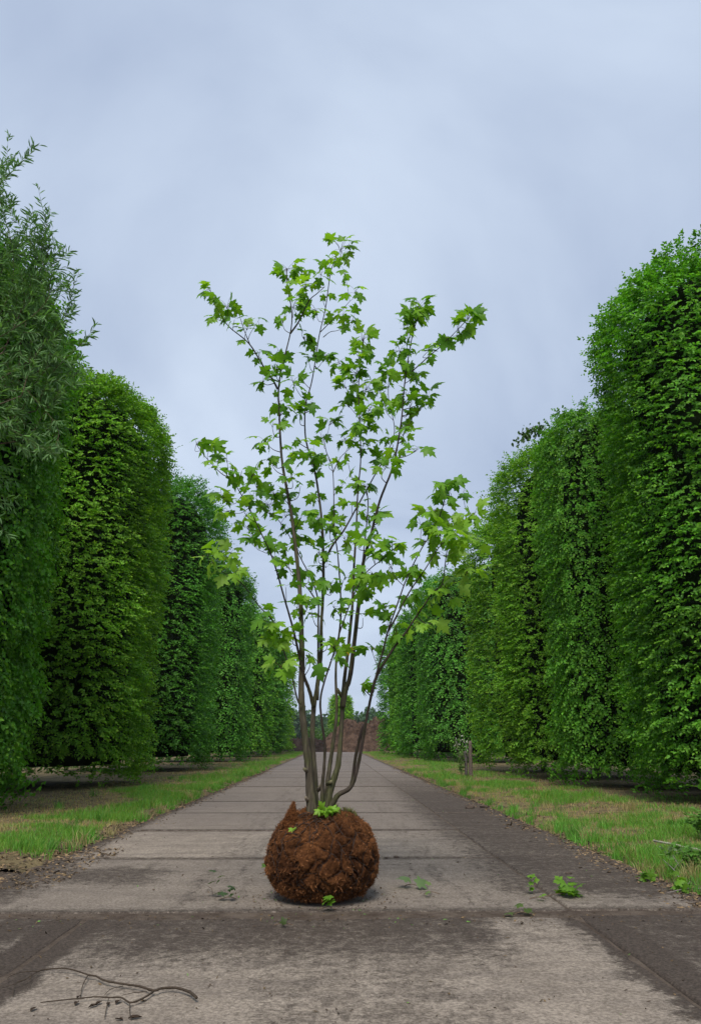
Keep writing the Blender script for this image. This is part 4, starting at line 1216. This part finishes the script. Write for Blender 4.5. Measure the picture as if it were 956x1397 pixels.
# ------------------------------------------------------------------ things lying on the lane
def on_lane(px, py, dz=0.0):
    g_ = ground(px, py, 0.0)
    if g_[1] < JOINT0: g_ = ground(px, py, -0.016)
    if abs(g_[0]) > 2.72 and g_[1] > JOINT0: g_[2] = float(vzb(np.array(g_[0]), np.array(g_[1])))
    g_[2] += dz
    return g_
def sprig(px, py, nl, spread, size, label, stalk=None, green=(0.14, 0.29, 0.03), upright=0.3):
    c = on_lane(px, py, .004)
    rt = empty('leaf_sprig', tuple(c)); tag(rt, label, 'leaf sprig', 'green leaf sprigs fallen on the lane')
    b_ = MB()
    if stalk is not None:
        e_ = on_lane(*stalk, .012)
        c_ = catmull([c + np.array((0, 0, .015)), (c + e_) / 2 + np.array((.01, 0, .02)), e_], 5)
    else:
        c_ = catmull([c + np.array((-.06, 0, .008)), c + np.array((0, .01, .02)), c + np.array((.06, 0, .008))], 4)
    b_.tube(c_, np.linspace(.003, .0022, len(c_)), 5, (.12, .08, .05)); add('stalk', b_.mesh('stalk', True), M_TWIG, rt)
    for q in range(nl):
        p_ = c + np.array((rng.normal() * spread, rng.normal() * spread * .8, .012 + abs(rng.normal()) * .03 * (1 + upright * 2)))
        s_ = size * rng.uniform(.7, 1.15)
        m4 = frame(p_, np.array((rng.normal(), rng.normal(), rng.uniform(0, .5))), np.array((rng.normal() * .5, -rng.uniform(.0, .9), 1.0)), s_)
        col_ = tuple(round(float(x), 2) for x in np.array(green) * rng.choice((.8, 1.0, 1.15)))
        o = bpy.data.objects.new('leaf', lmesh(int(rng.integers(0, 8)), 0, col_)); COL.objects.link(o); o.parent = rt
        mm = Matrix(m4.tolist()); mm.translation = mm.translation - Vector(c); o.matrix_basis = mm
sprig(772, 1223, 22, .036, .085, 'largest bright green leaf sprig on the dark right side of the lane', (738, 1228))
sprig(722, 1219, 6, .02, .055, 'small green sprig just left of the largest fallen sprig', (735, 1205))
sprig(733, 1229, 2, .03, .05, 'tiny green leaf at the stalk end of the largest fallen sprig', None)
sprig(882, 1203, 12, .04, .075, 'green leaf patch lying at the foot of the right verge', None)
sprig(926, 1217, 12, .035, .07, 'bright green leaf tuft at the right edge beside the dry twigs', None)
sprig(561, 1211, 2, .04, .10, 'pale single fallen leaf on concrete right of the root ball', None, (0.17, 0.27, 0.11), 0)
sprig(589, 1222, 2, .04, .06, 'small pale leaf right of the root ball, nearer the joint', None, (0.17, 0.25, 0.09), 0)
sprig(447, 1243, 3, .035, .075, 'green leaf lying against the bottom of the root ball', None)
sprig(364, 1194, 1, .01, .07, 'small green leaf left of the root ball', None, (0.13, 0.26, 0.05), 0)
sprig(290, 1224, 5, .03, .06, 'wilted dark green sprig standing on the left concrete', (284, 1212), (0.06, 0.10, 0.03), .8)
sprig(312, 1229, 6, .04, .065, 'wilted dark green leaves lying right of the standing sprig', None, (0.055, 0.095, 0.035), .2)
sprig(387, 1265, 2, .03, .045, 'faded sprig on the near slab in front of the root ball', None, (0.08, 0.11, 0.04), 0)
sprig(712, 1250, 3, .05, .06, 'thin green scrap on the near slab right of the joint', None, (0.10, 0.16, 0.04), 0)

def clod(px, py, r, label):
    c = on_lane(px, py); import bmesh
    bm = bmesh.new(); bmesh.ops.create_icosphere(bm, subdivisions=3, radius=r)
    ns = sines(int(px), 10, 2.2 / r); ns2 = sines(int(py), 10, 6 / r)
    for v_ in bm.verts:
        q = np.array(v_.co); f_ = 1 + .16 * float(ns(q)) + .08 * float(ns2(q)); v_.co = Vector(q * f_ * np.array((1.25, .9, .55)))
        v_.co.z = max(v_.co.z + r * .35, 0.0)
    me = bpy.data.meshes.new('soil_clod'); bm.to_mesh(me); bm.free(); me.materials.append(M_CLOD)
    o = bpy.data.objects.new('soil_clod', me); COL.objects.link(o); o.location = c
    tag(o, label, 'clod', 'soil clods on the lane')
clod(540, 1170, .024, 'small dark soil clod on the joint just right of the root ball')
clod(527, 1171, .014, 'tiny soil crumb touching the right side of the root ball')
clod(641, 1103, .075, 'dark clump of soil on the right of the lane near the verge')
clod(660, 1102, .055, 'smaller clump of soil beside the dark clump on the lane')
clod(684, 1101, .06, 'clump of soil at the edge of the right verge grass')
clod(775, 1193, .025, 'lump of soil on the dark strip behind the largest fallen sprig')
clod(288, 1248, .012, 'tiny clod in front of the joint on the left slab')

# the fallen bare branch in the lower left corner
c0 = on_lane(267, 1367)
FB = empty('fallen_branch', tuple(c0)); tag(FB, 'bare forked branch with a few withered leaves lying in the lower left corner', 'branch')
def gpts(pl, hts): return [on_lane(x, y, h) for (x, y), h in zip(pl, hts)]
bcol = (.048, .034, .022)
def lay(name, pl, hts, r0, r1):
    b_ = MB(); c_ = catmull(gpts(pl, hts), 6); b_.tube(c_, np.linspace(r0 * .66, r1 * .75, len(c_)), 7, bcol, .08)
    add(name, b_.mesh(name, True), M_TWIG, FB)
hz = lambda n, h=.015: [h] * n
lay('main_branch', [(268, 1368), (258, 1360), (244, 1355), (232, 1354), (220, 1355), (209, 1358), (190, 1352), (168, 1349), (142, 1344), (131, 1338), (120, 1336), (102, 1330), (85, 1327), (60, 1329), (50, 1332)], hz(15, .02), .010, .004)
lay('side_branch', [(209, 1358), (195, 1367), (178, 1373), (165, 1366), (150, 1366), (130, 1365), (110, 1367), (80, 1370), (55, 1373)], hz(9), .007, .003)
lay('twig', [(120, 1336), (113, 1348), (110, 1362)], (.02, .012, .006), .004, .002)
lay('twig', [(52, 1331), (30, 1345), (2, 1352)], (.02, .02, .012), .003, .0015)
lay('twig', [(52, 1331), (30, 1334), (12, 1339), (11, 1343)], (.02, .025, .02, .01), .003, .0015)
lay('twig', [(36, 1342), (21, 1346), (18, 1362)], (.02, .012, .006), .003, .0015)
lay('twig', [(168, 1349), (152, 1353), (142, 1362)], hz(3, .012), .003, .0015)
lay('twig', [(201, 1358), (185, 1359), (166, 1363)], hz(3, .015), .003, .0015)
lay('twig', [(177, 1373), (177, 1382), (179, 1393)], (.012, .008, .006), .003, .002)
lay('twig', [(148, 1367), (145, 1380), (143, 1391)], (.012, .008, .006), .003, .002)
lay('twig', [(42, 1334), (42, 1343), (39, 1349)], (.018, .012, .006), .002, .001)
def dry(px, py, s, ang, par):
    p_ = on_lane(px, py, .004); b_ = MB(); s *= .8
    t_ = np.linspace(0, 1, 7); w_ = np.sin(np.pi * t_ ** .8) * .22 * s
    ax = np.array((math.cos(ang), math.sin(ang) , -.0)); sd = np.array((-ax[1], ax[0], 0))
    l_ = p_ + ax * (t_ * s)[:, None] + sd * w_[:, None] + np.array((0, 0, 1)) * (w_ * .55 + rng.random(7) * .004)[:, None]
    m__ = p_ + ax * (t_ * s)[:, None]; r_ = p_ + ax * (t_ * s)[:, None] - sd * w_[:, None] + np.array((0, 0, 1)) * (w_ * .35 + rng.random(7) * .004)[:, None]
    v_ = np.vstack((l_, m__, r_)); i = np.arange(6)
    f_ = np.vstack((np.stack((i, i + 1, i + 8, i + 7), -1), np.stack((i + 7, i + 8, i + 15, i + 14), -1)))
    b_.put(v_, None, f_, (.035, .023, .015)); add('dry_leaf', b_.mesh('dry_leaf', True), M_DEAD, par)
for px_, py_, s_, a_ in ((163, 1366, .07, -1.6), (139, 1368, .06, -1.9), (133, 1372, .06, -2.2), (147, 1370, .05, -1.2), (110, 1360, .05, -1.7), (49, 1376, .06, -1.7), (106, 1368, .06, -1.5), (175, 1391, .07, .3), (168, 1393, .05, 2.8)):
    dry(px_, py_, s_, a_, FB)

# cut stick and dry twigs on the right verge, weeds by the frame edge
s0, s1 = on_lane(893, 1160, .10), on_lane(965, 1170, .05)
s1 = s0 + (s1 - s0) / np.linalg.norm(s1 - s0) * .75
ST = empty('cut_stick', tuple(s0)); tag(ST, 'pale cut stick lying across the grass at the right frame edge', 'stick')
b_ = MB(); b_.tube(np.linspace(s0, s1, 7) + rng.normal(size=(7, 3)) * .003, np.linspace(.011, .013, 7), 8, (.27, .25, .20)); add('shaft', b_.mesh('shaft', True), M_WOOD, ST)
b_ = MB(); b_.tube([s0 - unit(s1 - s0) * .004, s0 + unit(s1 - s0) * .002], .0095, 8, (.55, .48, .36)); add('cut_end', b_.mesh('cut_end'), M_WOOD, ST)
for q, (a_, b2, lab) in enumerate((((905, 1185), (935, 1218), 'grey dry twig leaning over the litter by the right tuft'), ((918, 1178), (930, 1205), 'shorter grey dry twig beside the leaning one'), ((910, 1222), (956, 1212), 'brown dry twig lying flat on the lane edge at the right frame'))):
    A__, B__ = on_lane(*a_, .09 if q < 2 else .02), on_lane(*b2, .012)
    rt = empty('dry_twig', tuple(B__)); tag(rt, lab, 'twig', 'dry twigs on the right verge')
    b_ = MB(); c_ = catmull([A__, (A__ + B__) / 2 + np.array((.02, 0, .015)), B__], 6); b_.tube(c_, np.linspace(.003, .006, len(c_)), 6, (.20, .17, .15)); 
    add('stalk', b_.mesh('stalk', True), M_TWIG, rt)
    b_ = MB(); b_.tube([c_[5], c_[5] + np.array((.06, .02, .05))], [.003, .0015], 5, (.2, .17, .15)); add('side_twig', b_.mesh('side_twig', True), M_TWIG, rt)
def weed(px, py, n, h, w, lab, tint=(.085, .20, .03), ls=.05):
    c = on_lane(px, py); rt = empty('weed', tuple(c)); tag(rt, lab, 'weed', 'weeds at the right frame edge')
    b_ = MB(); P_, A_, N_ = [], [], []
    for q in range(n):
        e_ = c + np.array((rng.normal() * w, rng.normal() * w, h * rng.uniform(.5, 1)))
        c_ = catmull([c, (c + e_) / 2 + np.array((0, 0, h * .12)), e_], 5); b_.tube(c_, np.linspace(.004, .002, len(c_)), 4, (.10, .15, .05))
        for z_ in range(9):
            P_.append(c_[rng.integers(3, len(c_))]); d_ = rng.normal(size=3); d_[2] = rng.uniform(-.2, .5); A_.append(d_); N_.append(np.array((0, -.4, 1)) + rng.normal(size=3) * .4)
    add('stalks', b_.mesh('stalks', True), M_TWIG, rt)
    P_, m_ = np.array(P_), len(P_)
    o = add('foliage', leaf_np('foliage', P_, np.array(A_), np.array(N_), ls * rng.uniform(.6, 1.4, m_), ls * .5 * rng.uniform(.6, 1.4, m_), np.array(tint) * rng.uniform(.7, 1.35, (m_, 1))), M_HEDGE, rt); o['kind'] = 'stuff'
weed(948, 1196, 16, .26, .10, 'bushy green weed at the right frame edge, before the cut stick')
weed(958, 1150, 12, .34, .09, 'taller leafy weed cut by the right frame edge under the hedge', (.095, .21, .035), .07)
weed(915, 1172, 6, .16, .05, 'pale grey green weed at the end of the cut stick', (.16, .22, .12), .045)

# ------------------------------------------------------------------ the damp air
hm = bpy.data.materials.new('haze_air'); hm.use_nodes = True
hn = hm.node_tree.nodes; hn.clear()
ho = hn.new('ShaderNodeOutputMaterial'); hv = hn.new('ShaderNodeVolumePrincipled')
hv.inputs['Color'].default_value = (0.80, 0.88, 1.0, 1); hv.inputs['Density'].default_value = HAZE; hv.inputs['Anisotropy'].default_value = 0.2
hm.node_tree.links.new(hv.outputs[0], ho.inputs['Volume'])
b_ = MB(); b_.box((0, 225, 9.0), (200, 235, 10.2)); hz_ = add('haze', b_.mesh('haze', False, False), hm); tag(hz_, 'thin bluish haze in the air over the lane', 'haze', kind='stuff')
